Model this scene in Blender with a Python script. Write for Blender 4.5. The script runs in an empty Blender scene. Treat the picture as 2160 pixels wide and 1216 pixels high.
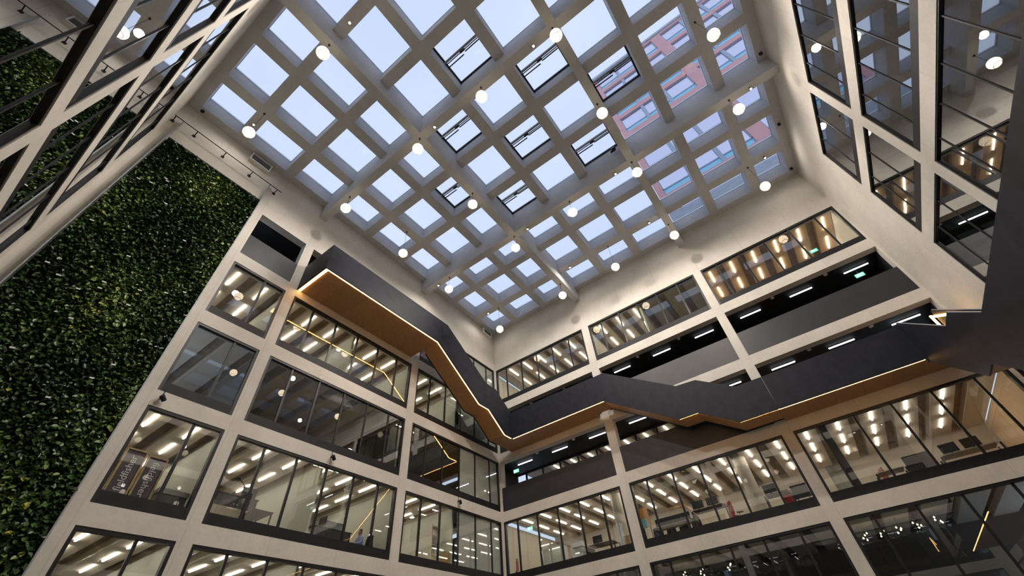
import bpy, math, random
import numpy as np
from mathutils import Matrix, Vector

random.seed(7)
scn = bpy.context.scene
COL = scn.collection

# ------------------------------------------------------------------ camera
F_PX, W_PX = 883.6215, 2160.0
CAM = Vector((-22.05708, -16.37653, 1.6))
RX = Vector((0.59434, -0.80098, -0.07196))      # image right
RY = Vector((0.53877, 0.46300, -0.70382))       # image down
RZ = Vector((0.59706, 0.37954, 0.70673))        # forward
cd = bpy.data.cameras.new('camera')
cam = bpy.data.objects.new('camera', cd)
COL.objects.link(cam)
m3 = Matrix((RX, -RY, -RZ)).transposed()
cam.matrix_world = Matrix.Translation(CAM) @ m3.to_4x4()
cd.sensor_width = 36.0
cd.lens = F_PX / W_PX * 36.0
cd.clip_end = 400
cd.clip_start = 0.05
scn.camera = cam

# ------------------------------------------------------------------ world, exposure
world = bpy.data.worlds.new('world')
scn.world = world
world.use_nodes = True
wn = world.node_tree
bg = wn.nodes['Background']
SKY_STRENGTH = 0.80
tc = wn.nodes.new('ShaderNodeTexCoord')
nz = wn.nodes.new('ShaderNodeTexNoise'); nz.inputs['Scale'].default_value = 2.2; nz.inputs['Detail'].default_value = 4
rp = wn.nodes.new('ShaderNodeValToRGB')
rp.color_ramp.elements[0].position = 0.3; rp.color_ramp.elements[0].color = (0.56, 0.67, 0.90, 1)
rp.color_ramp.elements[1].position = 0.7; rp.color_ramp.elements[1].color = (0.68, 0.76, 0.95, 1)
wn.links.new(tc.outputs['Generated'], nz.inputs['Vector'])
wn.links.new(nz.outputs['Fac'], rp.inputs['Fac'])
wn.links.new(rp.outputs['Color'], bg.inputs['Color'])
bg.inputs['Strength'].default_value = SKY_STRENGTH

vs = scn.view_settings
vs.view_transform = 'Standard'; vs.look = 'None'; vs.gamma = 1.0; vs.use_curve_mapping = False
vs.exposure = 0.45
cy = scn.cycles
cy.max_bounces = 8; cy.diffuse_bounces = 4; cy.glossy_bounces = 4; cy.transmission_bounces = 6
cy.transparent_max_bounces = 14
cy.sample_clamp_indirect = 6.0
cy.caustics_reflective = False; cy.caustics_refractive = False
cy.use_denoising = True

# strengths of the lamps in the place
GLOBE_E, TUBE_E, BALC_TUBE_E, LED_E, SPOT_W = 4.2, 10.5, 5.0, 12.0, 1720.0

# ------------------------------------------------------------------ helpers
class MB:
    """collects geometry in world coordinates"""
    def __init__(s): s.v = []; s.f = []; s.mi = []
    def quad(s, pts, mi=0):
        n = len(s.v); s.v.extend(tuple(p) for p in pts); s.f.append(tuple(range(n, n + len(pts)))); s.mi.append(mi)
        return s
    def box(s, x0, x1, y0, y1, z0, z1, mi=0):
        x0, x1 = min(x0, x1), max(x0, x1); y0, y1 = min(y0, y1), max(y0, y1); z0, z1 = min(z0, z1), max(z0, z1)
        n = len(s.v)
        s.v += [(x0,y0,z0),(x1,y0,z0),(x1,y1,z0),(x0,y1,z0),(x0,y0,z1),(x1,y0,z1),(x1,y1,z1),(x0,y1,z1)]
        for q in ((0,3,2,1),(4,5,6,7),(0,1,5,4),(1,2,6,5),(2,3,7,6),(3,0,4,7)):
            s.f.append(tuple(n + i for i in q)); s.mi.append(mi)
        return s
    def obox(s, c, ax, ay, az, hx, hy, hz, mi=0):
        """oriented box: centre, three unit axes, half sizes"""
        c = Vector(c); ax = Vector(ax) * hx; ay = Vector(ay) * hy; az = Vector(az) * hz
        n = len(s.v)
        for k in (-1, 1):
            for a, b in ((-1,-1),(1,-1),(1,1),(-1,1)):
                s.v.append(tuple(c + ax * a + ay * b + az * k))
        for q in ((0,3,2,1),(4,5,6,7),(0,1,5,4),(1,2,6,5),(2,3,7,6),(3,0,4,7)):
            s.f.append(tuple(n + i for i in q)); s.mi.append(mi)
        return s
    def tube(s, p, q, r, n=8, r2=None, mi=0, caps=True):
        p = Vector(p); q = Vector(q); r2 = r if r2 is None else r2
        d = (q - p).normalized()
        a = d.orthogonal().normalized(); b = d.cross(a)
        k = len(s.v)
        for c, rr in ((p, r), (q, r2)):
            for i in range(n):
                t = 2 * math.pi * i / n
                s.v.append(tuple(c + (a * math.cos(t) + b * math.sin(t)) * rr))
        for i in range(n):
            j = (i + 1) % n
            s.f.append((k + i, k + j, k + n + j, k + n + i)); s.mi.append(mi)
        if caps:
            s.f.append(tuple(k + i for i in reversed(range(n)))); s.mi.append(mi)
            s.f.append(tuple(k + n + i for i in range(n))); s.mi.append(mi)
        return s
    def lathe(s, c, prof, n=20, mi=0):
        """revolve (r, z) profile about the vertical through c"""
        cx, cy_, cz = c; k = len(s.v)
        for r, z in prof:
            for i in range(n):
                t = 2 * math.pi * i / n
                s.v.append((cx + r * math.cos(t), cy_ + r * math.sin(t), cz + z))
        for a in range(len(prof) - 1):
            for i in range(n):
                j = (i + 1) % n
                s.f.append((k + a*n + i, k + a*n + j, k + (a+1)*n + j, k + (a+1)*n + i)); s.mi.append(mi)
        return s
    def prism(s, poly, axis, a0, a1, mi=0):
        """extrude a polygon of (p, z) along axis 'x' or 'y'; p is the other horizontal coordinate"""
        n = len(poly); k = len(s.v)
        for a in (a0, a1):
            for p, z in poly:
                s.v.append((a, p, z) if axis == 'x' else (p, a, z))
        s.f.append(tuple(k + i for i in reversed(range(n)))); s.mi.append(mi)
        s.f.append(tuple(k + n + i for i in range(n))); s.mi.append(mi)
        for i in range(n):
            j = (i + 1) % n
            s.f.append((k + i, k + j, k + n + j, k + n + i)); s.mi.append(mi)
        return s

WLOC = {}      # world location of every object made here
def put(name, mb, mats, parent=None, smooth=False, origin=None, fixn=True):
    me = bpy.data.meshes.new(name)
    v = np.array(mb.v, dtype=np.float64)
    if origin is None:
        lo, hi = v.min(0), v.max(0)
        origin = ((lo[0]+hi[0])/2, (lo[1]+hi[1])/2, lo[2])
    o_ = np.array(origin, dtype=np.float64)
    me.from_pydata([tuple(p) for p in (v - o_)], [], mb.f)
    if not isinstance(mats, (list, tuple)): mats = [mats]
    for m in mats: me.materials.append(m)
    if len(mats) > 1: me.polygons.foreach_set('material_index', mb.mi)
    if smooth: me.polygons.foreach_set('use_smooth', [True] * len(me.polygons))
    if fixn:
        import bmesh
        bm = bmesh.new(); bm.from_mesh(me); bmesh.ops.recalc_face_normals(bm, faces=bm.faces); bm.to_mesh(me); bm.free()
    me.update()
    ob = bpy.data.objects.new(name, me)
    COL.objects.link(ob)
    setparent(ob, parent, origin)
    return ob
def setparent(ob, parent, loc):
    WLOC[ob.name] = Vector(loc)
    if parent is not None:
        ob.parent = parent
        ob.location = Vector(loc) - WLOC[parent.name]
    else:
        ob.location = Vector(loc)
def empty(name, loc, parent=None):
    o = bpy.data.objects.new(name, None); o.empty_display_size = 0.2
    COL.objects.link(o); setparent(o, parent, loc)
    return o
def tag(o, label, cat, group=None, kind=None):
    o['label'] = label; o['category'] = cat
    if group: o['group'] = group
    if kind: o['kind'] = kind
    return o
def copy_tree(o, delta, parent=None):
    c = o.copy(); COL.objects.link(c)
    if parent is None:
        c.location = o.location + Vector(delta); WLOC[c.name] = WLOC[o.name] + Vector(delta)
    else:
        c.parent = parent; WLOC[c.name] = WLOC[parent.name] + o.location
    for ch in list(o.children): copy_tree(ch, delta, c)
    return c
def cut(poly):  # tidy list of floats
    return poly
ORD = ['first', 'second', 'third', 'fourth', 'fifth', 'sixth', 'seventh', 'eighth', 'ninth', 'tenth', 'eleventh', 'twelfth',
       'thirteenth', 'fourteenth', 'fifteenth', 'sixteenth', 'seventeenth', 'eighteenth', 'nineteenth', 'twentieth']

# ------------------------------------------------------------------ materials
def mat(name, col, rough=0.6, metal=0.0, noise=None, bump=None, spec=0.5, emit=None, estr=0.0, coat=0.0):
    m = bpy.data.materials.new(name); m.use_nodes = True
    nt = m.node_tree; b = nt.nodes['Principled BSDF']
    b.inputs['Base Color'].default_value = (*col, 1); b.inputs['Roughness'].default_value = rough
    b.inputs['Metallic'].default_value = metal; b.inputs['Specular IOR Level'].default_value = spec
    if coat: b.inputs['Coat Weight'].default_value = coat
    if emit:
        b.inputs['Emission Color'].default_value = (*emit, 1); b.inputs['Emission Strength'].default_value = estr
    if noise:
        sc, amt = noise[0], noise[1]
        geo = nt.nodes.new('ShaderNodeNewGeometry')
        mp = nt.nodes.new('ShaderNodeMapping'); mp.inputs['Scale'].default_value = noise[2] if len(noise) > 2 else (1, 1, 1)
        n1 = nt.nodes.new('ShaderNodeTexNoise'); n1.inputs['Scale'].default_value = sc; n1.inputs['Detail'].default_value = 6
        r = nt.nodes.new('ShaderNodeValToRGB')
        lo = tuple(max(0, c * (1 - amt)) for c in col); hi = tuple(min(1, c * (1 + amt)) for c in col)
        r.color_ramp.elements[0].position = 0.32; r.color_ramp.elements[0].color = (*lo, 1)
        r.color_ramp.elements[1].position = 0.68; r.color_ramp.elements[1].color = (*hi, 1)
        nt.links.new(geo.outputs['Position'], mp.inputs['Vector']); nt.links.new(mp.outputs['Vector'], n1.inputs['Vector'])
        nt.links.new(n1.outputs['Fac'], r.inputs['Fac']); nt.links.new(r.outputs['Color'], b.inputs['Base Color'])
        if bump:
            bp = nt.nodes.new('ShaderNodeBump'); bp.inputs['Strength'].default_value = bump; bp.inputs['Distance'].default_value = 0.02
            nt.links.new(n1.outputs['Fac'], bp.inputs['Height']); nt.links.new(bp.outputs['Normal'], b.inputs['Normal'])
    return m

def concrete(name, col, joint=1.0):
    """board-marked cast concrete: cloudy tone, fine streaks, faint formwork joints"""
    m = bpy.data.materials.new(name); m.use_nodes = True
    nt = m.node_tree; N = nt.nodes; L = nt.links; b = N['Principled BSDF']
    b.inputs['Roughness'].default_value = 0.75; b.inputs['Specular IOR Level'].default_value = 0.3
    geo = N.new('ShaderNodeNewGeometry')
    n1 = N.new('ShaderNodeTexNoise'); n1.inputs['Scale'].default_value = 0.55; n1.inputs['Detail'].default_value = 8; n1.inputs['Roughness'].default_value = 0.6
    n2 = N.new('ShaderNodeTexNoise'); n2.inputs['Scale'].default_value = 9.0; n2.inputs['Detail'].default_value = 5
    L.new(geo.outputs['Position'], n1.inputs['Vector']); L.new(geo.outputs['Position'], n2.inputs['Vector'])
    mx = N.new('ShaderNodeMath'); mx.operation = 'MULTIPLY_ADD'; mx.inputs[1].default_value = 0.35
    L.new(n2.outputs['Fac'], mx.inputs[0]); L.new(n1.outputs['Fac'], mx.inputs[2])
    r = N.new('ShaderNodeValToRGB')
    r.color_ramp.elements[0].position = 0.45; r.color_ramp.elements[0].color = (*[c * 0.86 for c in col], 1)
    r.color_ramp.elements[1].position = 0.90; r.color_ramp.elements[1].color = (*[min(1, c * 1.10) for c in col], 1)
    L.new(mx.outputs[0], r.inputs['Fac'])
    last = r.outputs['Color']
    if joint:
        # formwork: thin joints at 2.72 m along the wall; x + y is the running coordinate of either wall direction
        sep = N.new('ShaderNodeSeparateXYZ'); L.new(geo.outputs['Position'], sep.inputs[0])
        ad = N.new('ShaderNodeMath'); ad.operation = 'ADD'; L.new(sep.outputs['X'], ad.inputs[0]); L.new(sep.outputs['Y'], ad.inputs[1])
        md = N.new('ShaderNodeMath'); md.operation = 'PINGPONG'; md.inputs[1].default_value = 1.36; L.new(ad.outputs[0], md.inputs[0])
        lt = N.new('ShaderNodeMath'); lt.operation = 'LESS_THAN'; lt.inputs[1].default_value = 0.012; L.new(md.outputs[0], lt.inputs[0])
        sc = N.new('ShaderNodeMath'); sc.operation = 'MULTIPLY'; sc.inputs[1].default_value = 0.22 * joint; L.new(lt.outputs[0], sc.inputs[0])
        # tie holes
        hx = N.new('ShaderNodeMath'); hx.operation = 'PINGPONG'; hx.inputs[1].default_value = 0.68
        ao = N.new('ShaderNodeMath'); ao.operation = 'ADD'; ao.inputs[1].default_value = 0.33; L.new(ad.outputs[0], ao.inputs[0]); L.new(ao.outputs[0], hx.inputs[0])
        hz = N.new('ShaderNodeMath'); hz.operation = 'PINGPONG'; hz.inputs[1].default_value = 0.8875
        zo = N.new('ShaderNodeMath'); zo.operation = 'ADD'; zo.inputs[1].default_value = 0.3; L.new(sep.outputs['Z'], zo.inputs[0]); L.new(zo.outputs[0], hz.inputs[0])
        p1 = N.new('ShaderNodeMath'); p1.operation = 'POWER'; p1.inputs[1].default_value = 2; L.new(hx.outputs[0], p1.inputs[0])
        p2 = N.new('ShaderNodeMath'); p2.operation = 'MULTIPLY'; L.new(hz.outputs[0], p2.inputs[0]); L.new(hz.outputs[0], p2.inputs[1])
        pa = N.new('ShaderNodeMath'); pa.operation = 'ADD'; L.new(p1.outputs[0], pa.inputs[0]); L.new(p2.outputs[0], pa.inputs[1])
        hl = N.new('ShaderNodeMath'); hl.operation = 'LESS_THAN'; hl.inputs[1].default_value = 0.0006; L.new(pa.outputs[0], hl.inputs[0])
        hs = N.new('ShaderNodeMath'); hs.operation = 'MULTIPLY'; hs.inputs[1].default_value = 0.7; L.new(hl.outputs[0], hs.inputs[0])
        mxm = N.new('ShaderNodeMath'); mxm.operation = 'MAXIMUM'; L.new(sc.outputs[0], mxm.inputs[0]); L.new(hs.outputs[0], mxm.inputs[1])
        mix = N.new('ShaderNodeMixRGB'); mix.inputs[2].default_value = (*[c * 0.3 for c in col], 1)
        L.new(mxm.outputs[0], mix.inputs[0]); L.new(last, mix.inputs[1]); last = mix.outputs[0]
    L.new(last, b.inputs['Base Color'])
    bp = N.new('ShaderNodeBump'); bp.inputs['Strength'].default_value = 0.15; bp.inputs['Distance'].default_value = 0.01
    L.new(n2.outputs['Fac'], bp.inputs['Height']); L.new(bp.outputs['Normal'], b.inputs['Normal'])
    return m

def glass(name, tint, ior=1.7, rough=0.0, boost=1.0):
    """coated pane: clear transmission with a Fresnel mirror on top"""
    m = bpy.data.materials.new(name); m.use_nodes = True
    nt = m.node_tree; N = nt.nodes; L = nt.links
    N.remove(N['Principled BSDF']); out = N['Material Output']
    tr = N.new('ShaderNodeBsdfTransparent'); tr.inputs[0].default_value = (*tint, 1)
    gl = N.new('ShaderNodeBsdfGlossy'); gl.inputs['Roughness'].default_value = rough; gl.inputs[0].default_value = (0.96, 0.98, 1.0, 1)
    fr = N.new('ShaderNodeFresnel'); fr.inputs['IOR'].default_value = ior
    mx = N.new('ShaderNodeMixShader')
    ge = N.new('ShaderNodeNewGeometry'); iv = N.new('ShaderNodeMath'); iv.operation = 'SUBTRACT'; iv.inputs[0].default_value = 1.0
    ml = N.new('ShaderNodeMath'); ml.operation = 'MULTIPLY'
    L.new(ge.outputs['Backfacing'], iv.inputs[1]); L.new(iv.outputs[0], ml.inputs[0]); L.new(fr.outputs[0], ml.inputs[1])
    bo = N.new('ShaderNodeMath'); bo.operation = 'MULTIPLY'; bo.use_clamp = True; bo.inputs[1].default_value = boost
    L.new(ml.outputs[0], bo.inputs[0]); L.new(bo.outputs[0], mx.inputs[0]); L.new(tr.outputs[0], mx.inputs[1]); L.new(gl.outputs[0], mx.inputs[2]); L.new(mx.outputs[0], out.inputs[0])
    return m

def emitter(name, col, strength):
    m = bpy.data.materials.new(name); m.use_nodes = True
    nt = m.node_tree; N = nt.nodes; N.remove(N['Principled BSDF'])
    e = N.new('ShaderNodeEmission'); e.inputs[0].default_value = (*col, 1); e.inputs[1].default_value = strength
    nt.links.new(e.outputs[0], N['Material Output'].inputs[0])
    return m

def wood(name, col):
    m = bpy.data.materials.new(name); m.use_nodes = True
    nt = m.node_tree; N = nt.nodes; L = nt.links; b = N['Principled BSDF']
    b.inputs['Roughness'].default_value = 0.5
    geo = N.new('ShaderNodeNewGeometry'); mp = N.new('ShaderNodeMapping'); mp.inputs['Scale'].default_value = (6, 6, 6)
    info = N.new('ShaderNodeObjectInfo')
    n1 = N.new('ShaderNodeTexNoise'); n1.inputs['Scale'].default_value = 2.0; n1.inputs['Detail'].default_value = 9; n1.inputs['Distortion'].default_value = 1.2
    L.new(geo.outputs['Position'], mp.inputs[0]); L.new(mp.outputs[0], n1.inputs['Vector'])
    r = N.new('ShaderNodeValToRGB')
    r.color_ramp.elements[0].position = 0.3; r.color_ramp.elements[0].color = (*[c * 0.78 for c in col], 1)
    r.color_ramp.elements[1].position = 0.7; r.color_ramp.elements[1].color = (*[min(1, c * 1.16) for c in col], 1)
    L.new(n1.outputs['Fac'], r.inputs['Fac'])
    hs = N.new('ShaderNodeHueSaturation'); ml = N.new('ShaderNodeMath'); ml.operation = 'MULTIPLY_ADD'
    ml.inputs[1].default_value = 0.16; ml.inputs[2].default_value = 0.92
    L.new(info.outputs['Random'], ml.inputs[0]); L.new(ml.outputs[0], hs.inputs['Value']); L.new(r.outputs['Color'], hs.inputs['Color'])
    L.new(hs.outputs[0], b.inputs['Base Color'])
    return m

M = {}
M['conc'] = concrete('facade_concrete', (0.65, 0.61, 0.55))
M['beam'] = concrete('roof_concrete', (0.56, 0.565, 0.59), joint=0)
M['dark'] = mat('dark_metal', (0.028, 0.028, 0.032), 0.45, 0.3)
M['frame'] = mat('window_frame_metal', (0.020, 0.020, 0.022), 0.4, 0.4)
M['sill'] = mat('sill_panel_metal', (0.013, 0.013, 0.016), 0.5, 0.0, noise=(3, 0.15), spec=0.25)
M['steel'] = mat('blackened_steel', (0.017, 0.018, 0.026), 0.5, 0.0, noise=(2.5, 0.25), bump=0.05, spec=0.2)
M['parapet'] = mat('balcony_parapet', (0.022, 0.022, 0.027), 0.45, 0.0, noise=(2, 0.15), spec=0.5)
M['black'] = mat('black_paint', (0.006, 0.006, 0.008), 0.7)
M['wood'] = wood('stair_timber', (0.44, 0.235, 0.105))
M['glass'] = glass('facade_glass', (0.93, 0.96, 0.94), 2.0, boost=1.25)
M['glass_coat'] = glass('coated_solar_glass', (0.40, 0.46, 0.44), 2.5, boost=1.9)
M['glass_green'] = glass('green_edge_glass', (0.85, 0.93, 0.88), 1.6)
M['roofglass'] = glass('roof_glass', (0.985, 0.992, 1.0), 1.2)
M['cream'] = mat('ceiling_panel', (0.72, 0.65, 0.55), 0.8)
M['brown'] = mat('ceiling_slab', (0.30, 0.235, 0.17), 0.85, noise=(1.5, 0.2))
M['timberpanel'] = mat('warm_ceiling_panel', (0.75, 0.52, 0.30), 0.7)
M['greenwall'] = mat('pale_partition', (0.62, 0.62, 0.53), 0.8)
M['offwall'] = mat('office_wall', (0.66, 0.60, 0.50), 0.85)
M['darkwall'] = mat('office_wall_shaded', (0.16, 0.15, 0.14), 0.85)  # darker copy of the office wall: shade of unlit storeys put into the colour
M['carpet'] = mat('office_carpet', (0.12, 0.11, 0.10), 0.95)
M['floor'] = mat('atrium_floor', (0.24, 0.22, 0.20), 0.5, noise=(1.2, 0.12))
M['tube'] = emitter('tube_light', (1.0, 0.88, 0.78), TUBE_E)
M['btube'] = emitter('balcony_tube_light', (0.95, 0.92, 1.0), BALC_TUBE_E)
M['led'] = emitter('led_strip', (1.0, 0.52, 0.17), LED_E)
M['globe'] = emitter('globe_glow', (1.0, 0.80, 0.56), GLOBE_E)
M['spotlens'] = emitter('spot_lens', (1.0, 0.93, 0.85), 30)
M['brass'] = mat('frosted_ring', (0.80, 0.62, 0.40), 0.5)
M['bulbglow'] = emitter('bulb_glow', (1.0, 0.75, 0.42), 4.0)
M['white'] = mat('white_paint', (0.75, 0.75, 0.74), 0.5)
M['whitepanel'] = mat('white_glazed_panel', (0.50, 0.48, 0.46), 0.25)
M['grille'] = mat('grille_grey', (0.30, 0.33, 0.35), 0.5, 0.2)
M['alu'] = mat('aluminium', (0.55, 0.57, 0.60), 0.35, 0.8)
M['exit'] = emitter('exit_sign_glow', (0.25, 0.9, 0.65), 0.9)
M['exitw'] = emitter('exit_sign_white', (0.85, 1.0, 0.95), 1.6)
M['pinefr'] = mat('pine_crate', (0.55, 0.36, 0.15), 0.6, noise=(8, 0.25))
M['purple'] = mat('aubergine_board', (0.075, 0.038, 0.055), 0.5)
M['letter'] = mat('white_lettering', (0.85, 0.82, 0.82), 0.6)
M['card'] = mat('cardboard', (0.48, 0.29, 0.13), 0.8)
M['red'] = mat('red_fabric', (0.42, 0.03, 0.03), 0.5)
M['plast'] = mat('grey_plastic', (0.55, 0.54, 0.50), 0.45)
M['chair'] = mat('black_mesh_fabric', (0.012, 0.012, 0.014), 0.8)
M['desk'] = mat('dark_desk', (0.05, 0.04, 0.038), 0.5)
M['desktop'] = mat('grey_desk_top', (0.35, 0.33, 0.31), 0.4)
M['orange'] = mat('orange_seat', (0.75, 0.28, 0.06), 0.6)
M['skin'] = mat('skin', (0.50, 0.29, 0.20), 0.6)
M['hair'] = mat('brown_hair', (0.10, 0.045, 0.02), 0.7)
M['shirt'] = mat('blue_shirt', (0.25, 0.30, 0.55), 0.8)
M['trousers'] = mat('dark_trousers', (0.03, 0.03, 0.04), 0.8)

# ------------------------------------------------------------------ the setting: dimensions
LX, LY = -24.12, -24.0                 # near wall (x) and right wall (y); back corner at (0, 0)
ZT = [20.05, 16.50, 12.96, 9.41, 5.86]  # tops of the window rows, top storey first
ZB = [17.10, 13.55, 9.97, 6.43, 2.88]   # bottoms
HS, HG, HM = 23.6, 24.6, 22.6          # beam soffit, glass, girder soffit
TH = 0.43                              # wall thickness
def wp(w, u, v, z):
    """wall coordinates: u along the wall, v into the atrium, z up"""
    if w == 'A': return (u, -v, z)
    if w == 'B': return (-v, u, z)
    if w == 'C': return (u, LY + v, z)
    return (LX + v, u, z)
def wbox(mb, w, u0, u1, v0, v1, z0, z1, mi=0):
    p, q = wp(w, u0, v0, z0), wp(w, u1, v1, z1)
    return mb.box(p[0], q[0], p[1], q[1], p[2], q[2], mi)
FAC = {'A': 'planted facade', 'B': 'balcony facade', 'C': 'right wall', 'E': 'left wall'}
LEV = ['top storey', 'second storey down', 'third storey down', 'fourth storey down', 'lowest storey in view']
BAY = {'A': [(-18.92, -16.43), (-15.96, -8.23), (-7.71, -0.10)],
       'B': [(-0.10, -7.75), (-8.27, -15.88), (-16.35, -23.90)],
       'C': [(-7.68, -3.88), (-15.85, -8.20), (-23.5, -16.35)],
       'E': [(-0.50, -7.75), (-8.27, -15.88), (-16.35, -23.4)]}
BAYNAME = {'A': ['bay beside the planting', 'middle bay', 'bay beside the inner corner'],
           'B': ['bay beside the inner corner', 'middle bay', 'bay beside the right wall'],
           'C': ['bay nearest the balcony facade', 'middle bay', 'bay nearest the left wall'],
           'E': ['bay beside the planting', 'middle bay', 'bay nearest the right wall']}
openings = {w: [] for w in 'ABCE'}
for w in 'ABCE':
    for bi, (a, b) in enumerate(BAY[w]):
        for li in range(5):
            aa, bb = min(a, b), max(a, b)
            if w == 'C' and bi == 0 and li >= 3: bb = -0.1
            openings[w].append((aa, bb, ZB[li], ZT[li], bi, li))

def wall_mesh(w, u0, u1, z0, z1):
    ops = openings[w]
    us = sorted({u0, u1, *[o[0] for o in ops], *[o[1] for o in ops]})
    zs = sorted({z0, z1, *[o[2] for o in ops], *[o[3] for o in ops]})
    us = [u for u in us if u0 <= u <= u1]; zs = [z for z in zs if z0 <= z <= z1]
    def hole(i, j):
        uc, zc = (us[i] + us[i+1]) / 2, (zs[j] + zs[j+1]) / 2
        return any(o[0] < uc < o[1] and o[2] < zc < o[3] for o in ops)
    mb = MB(); nu, nzz = len(us) - 1, len(zs) - 1
    for i in range(nu):
        for j in range(nzz):
            if hole(i, j): continue
            a, b, c, d = us[i], us[i+1], zs[j], zs[j+1]
            mb.quad([wp(w, a, 0, c), wp(w, b, 0, c), wp(w, b, 0, d), wp(w, a, 0, d)])
            mb.quad([wp(w, a, -TH, c), wp(w, a, -TH, d), wp(w, b, -TH, d), wp(w, b, -TH, c)])
            for (ni, nj, pa, pb) in ((i-1, j, (a, c), (a, d)), (i+1, j, (b, d), (b, c)), (i, j-1, (b, c), (a, c)), (i, j+1, (a, d), (b, d))):
                if not (0 <= ni < nu and 0 <= nj < nzz) or hole(ni, nj):
                    mb.quad([wp(w, pa[0], 0, pa[1]), wp(w, pa[0], -TH, pa[1]), wp(w, pb[0], -TH, pb[1]), wp(w, pb[0], 0, pb[1])])
    return mb
def tagw(o, label): return tag(o, label, 'wall', kind='structure')
tagw(put('wall_back_left', wall_mesh('A', LX - TH, 0.0, 0, 24.95), M['conc'], fixn=False), 'beige concrete facade behind the stair top flight, ivy panel on its left part')
tagw(put('wall_back_right', wall_mesh('B', LY - TH, TH, 0, 24.95), M['conc'], fixn=False), 'beige concrete facade with two rows of black balcony parapets')
tagw(put('wall_right', wall_mesh('C', LX - TH, 0.0, 0, 24.95), M['conc'], fixn=False), 'beige concrete wall with blank end strip and dark mirror-like windows')
tagw(put('wall_left', wall_mesh('E', LY, 0.0, 0, 24.95), M['conc'], fixn=False), 'beige concrete wall seen edge-on with strongly reflecting windows')
tag(put('floor', MB().box(LX, 0, LY, 0, -0.3, 0), M['floor']), 'dark stone floor of the atrium', 'floor', kind='structure')

# ------------------------------------------------------------------ roof: coffered concrete grid with glass
ceil = tag(empty('ceiling', (LX/2, LY/2, HS)), 'coffered concrete roof grid glazed with square skylights', 'roof', kind='structure')
BX = [(2.26, 2.82), (5.00, 5.56), None, (10.38, 10.93), (13.11, 13.67), None, (18.60, 19.15), (21.34, 21.88)]
GIRD = [(7.72, 8.17), (15.92, 16.37)]
PER = 0.47
def lines(total):
    """solid intervals across the roof: (from, to, kind)"""
    s = [(0.0, PER, 'p')]
    for i, b in enumerate(BX):
        s.append((*GIRD[0 if i == 2 else 1], 'g') if b is None else (*b, 'b'))
    s.append((total - PER, total, 'p'))
    return s
SX, SY = lines(-LX), lines(-LY)
for a, b, k in SX:                       # beams running along y
    if k == 'g':
        put('girder', MB().box(-a, -b, LY, 0, HM, HG), M['beam'], ceil)
    elif k == 'p':
        put('edge_beam', MB().box(-a, -b, LY, 0, HS, HG), M['beam'], ceil)
    else:
        ys = [0 + PER, GIRD[0][0], GIRD[0][1], GIRD[1][0], GIRD[1][1], -LY - PER]
        for q in range(3):
            put('beam', MB().box(-a, -b, -ys[2*q], -ys[2*q+1], HS, HG), M['beam'], ceil)
for a, b, k in SY:                       # beams running along x
    if k == 'g':
        mb = MB().box(LX, -GIRD[1][1], -a, -b, HM, HG).box(-GIRD[1][0], -GIRD[0][1], -a, -b, HM, HG).box(-GIRD[0][0], 0, -a, -b, HM, HG)
        put('girder', mb, M['beam'], ceil)
    elif k == 'p':
        put('edge_beam', MB().box(LX + PER, -PER, -a, -b, HS, HG), M['beam'], ceil)
    else:
        for i in range(len(SX) - 1):
            put('beam', MB().box(-SX[i][1], -SX[i+1][0], -a, -b, HS, HG), M['beam'], ceil)
VENTS = [(-14.55, -9.3), (-12.0, -12.07), (-9.16, -14.79), (-11.96, -6.32), (-9.18, -9.29), (-17.54, -12.1), (-14.5, -14.8), (-11.93, -17.49)]
for i in range(len(SX) - 1):
    for j in range(len(SY) - 1):
        x0, x1, y0, y1 = -SX[i][1], -SX[i+1][0], -SY[j][1], -SY[j+1][0]
        put('skylight_pane', MB().box(x0 + .01, x1 - .01, y0 - .01, y1 + .01, HG + .02, HG + .05), M['roofglass'], ceil)
        fr = MB(); t = 0.02
        cx, cyy = (x0 + x1) / 2, (y0 + y1) / 2
        isv = any(abs(cx - vx) < 1.0 and abs(cyy - vy) < 1.0 for vx, vy in VENTS)
        if isv:
            t = 0.085
        for q in ((x0, x0 - t, y0, y1), (x1 + t, x1, y0, y1), (x0, x1, y0, y0 - t), (x0, x1, y1 + t, y1)):
            fr.box(q[0], q[1], q[2], q[3], HG - .08, HG + .02)
        put('skylight_frame', fr, M['dark'] if isv else M['alu'], ceil)
        if isv:
            xc = cx - 0.12                      # transom with the opening gear of a hinged vent
            vb = put('vent_transom', MB().box(xc - .05, xc + .05, y0, y1, HG - .10, HG + .02), M['grille'], ceil)
            w_ = abs(y1 - y0)
            put('vent_motor', MB().box(xc + .05, xc + .13, cyy - .14, cyy + .14, HG - .17, HG - .06), M['dark'], vb)
            for s0, s1, dx in ((-.46, -.04, .17), (.02, .48, .24)):
                put('vent_chain', MB().box(xc + dx, xc + dx + .05, cyy + s0 * w_, cyy + s1 * w_, HG - .12, HG - .07), M['dark'], vb)
            put('vent_arm', MB().box(xc + .07, xc + .11, y0, y1, HG - .16, HG - .12), M['dark'], vb)

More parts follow.
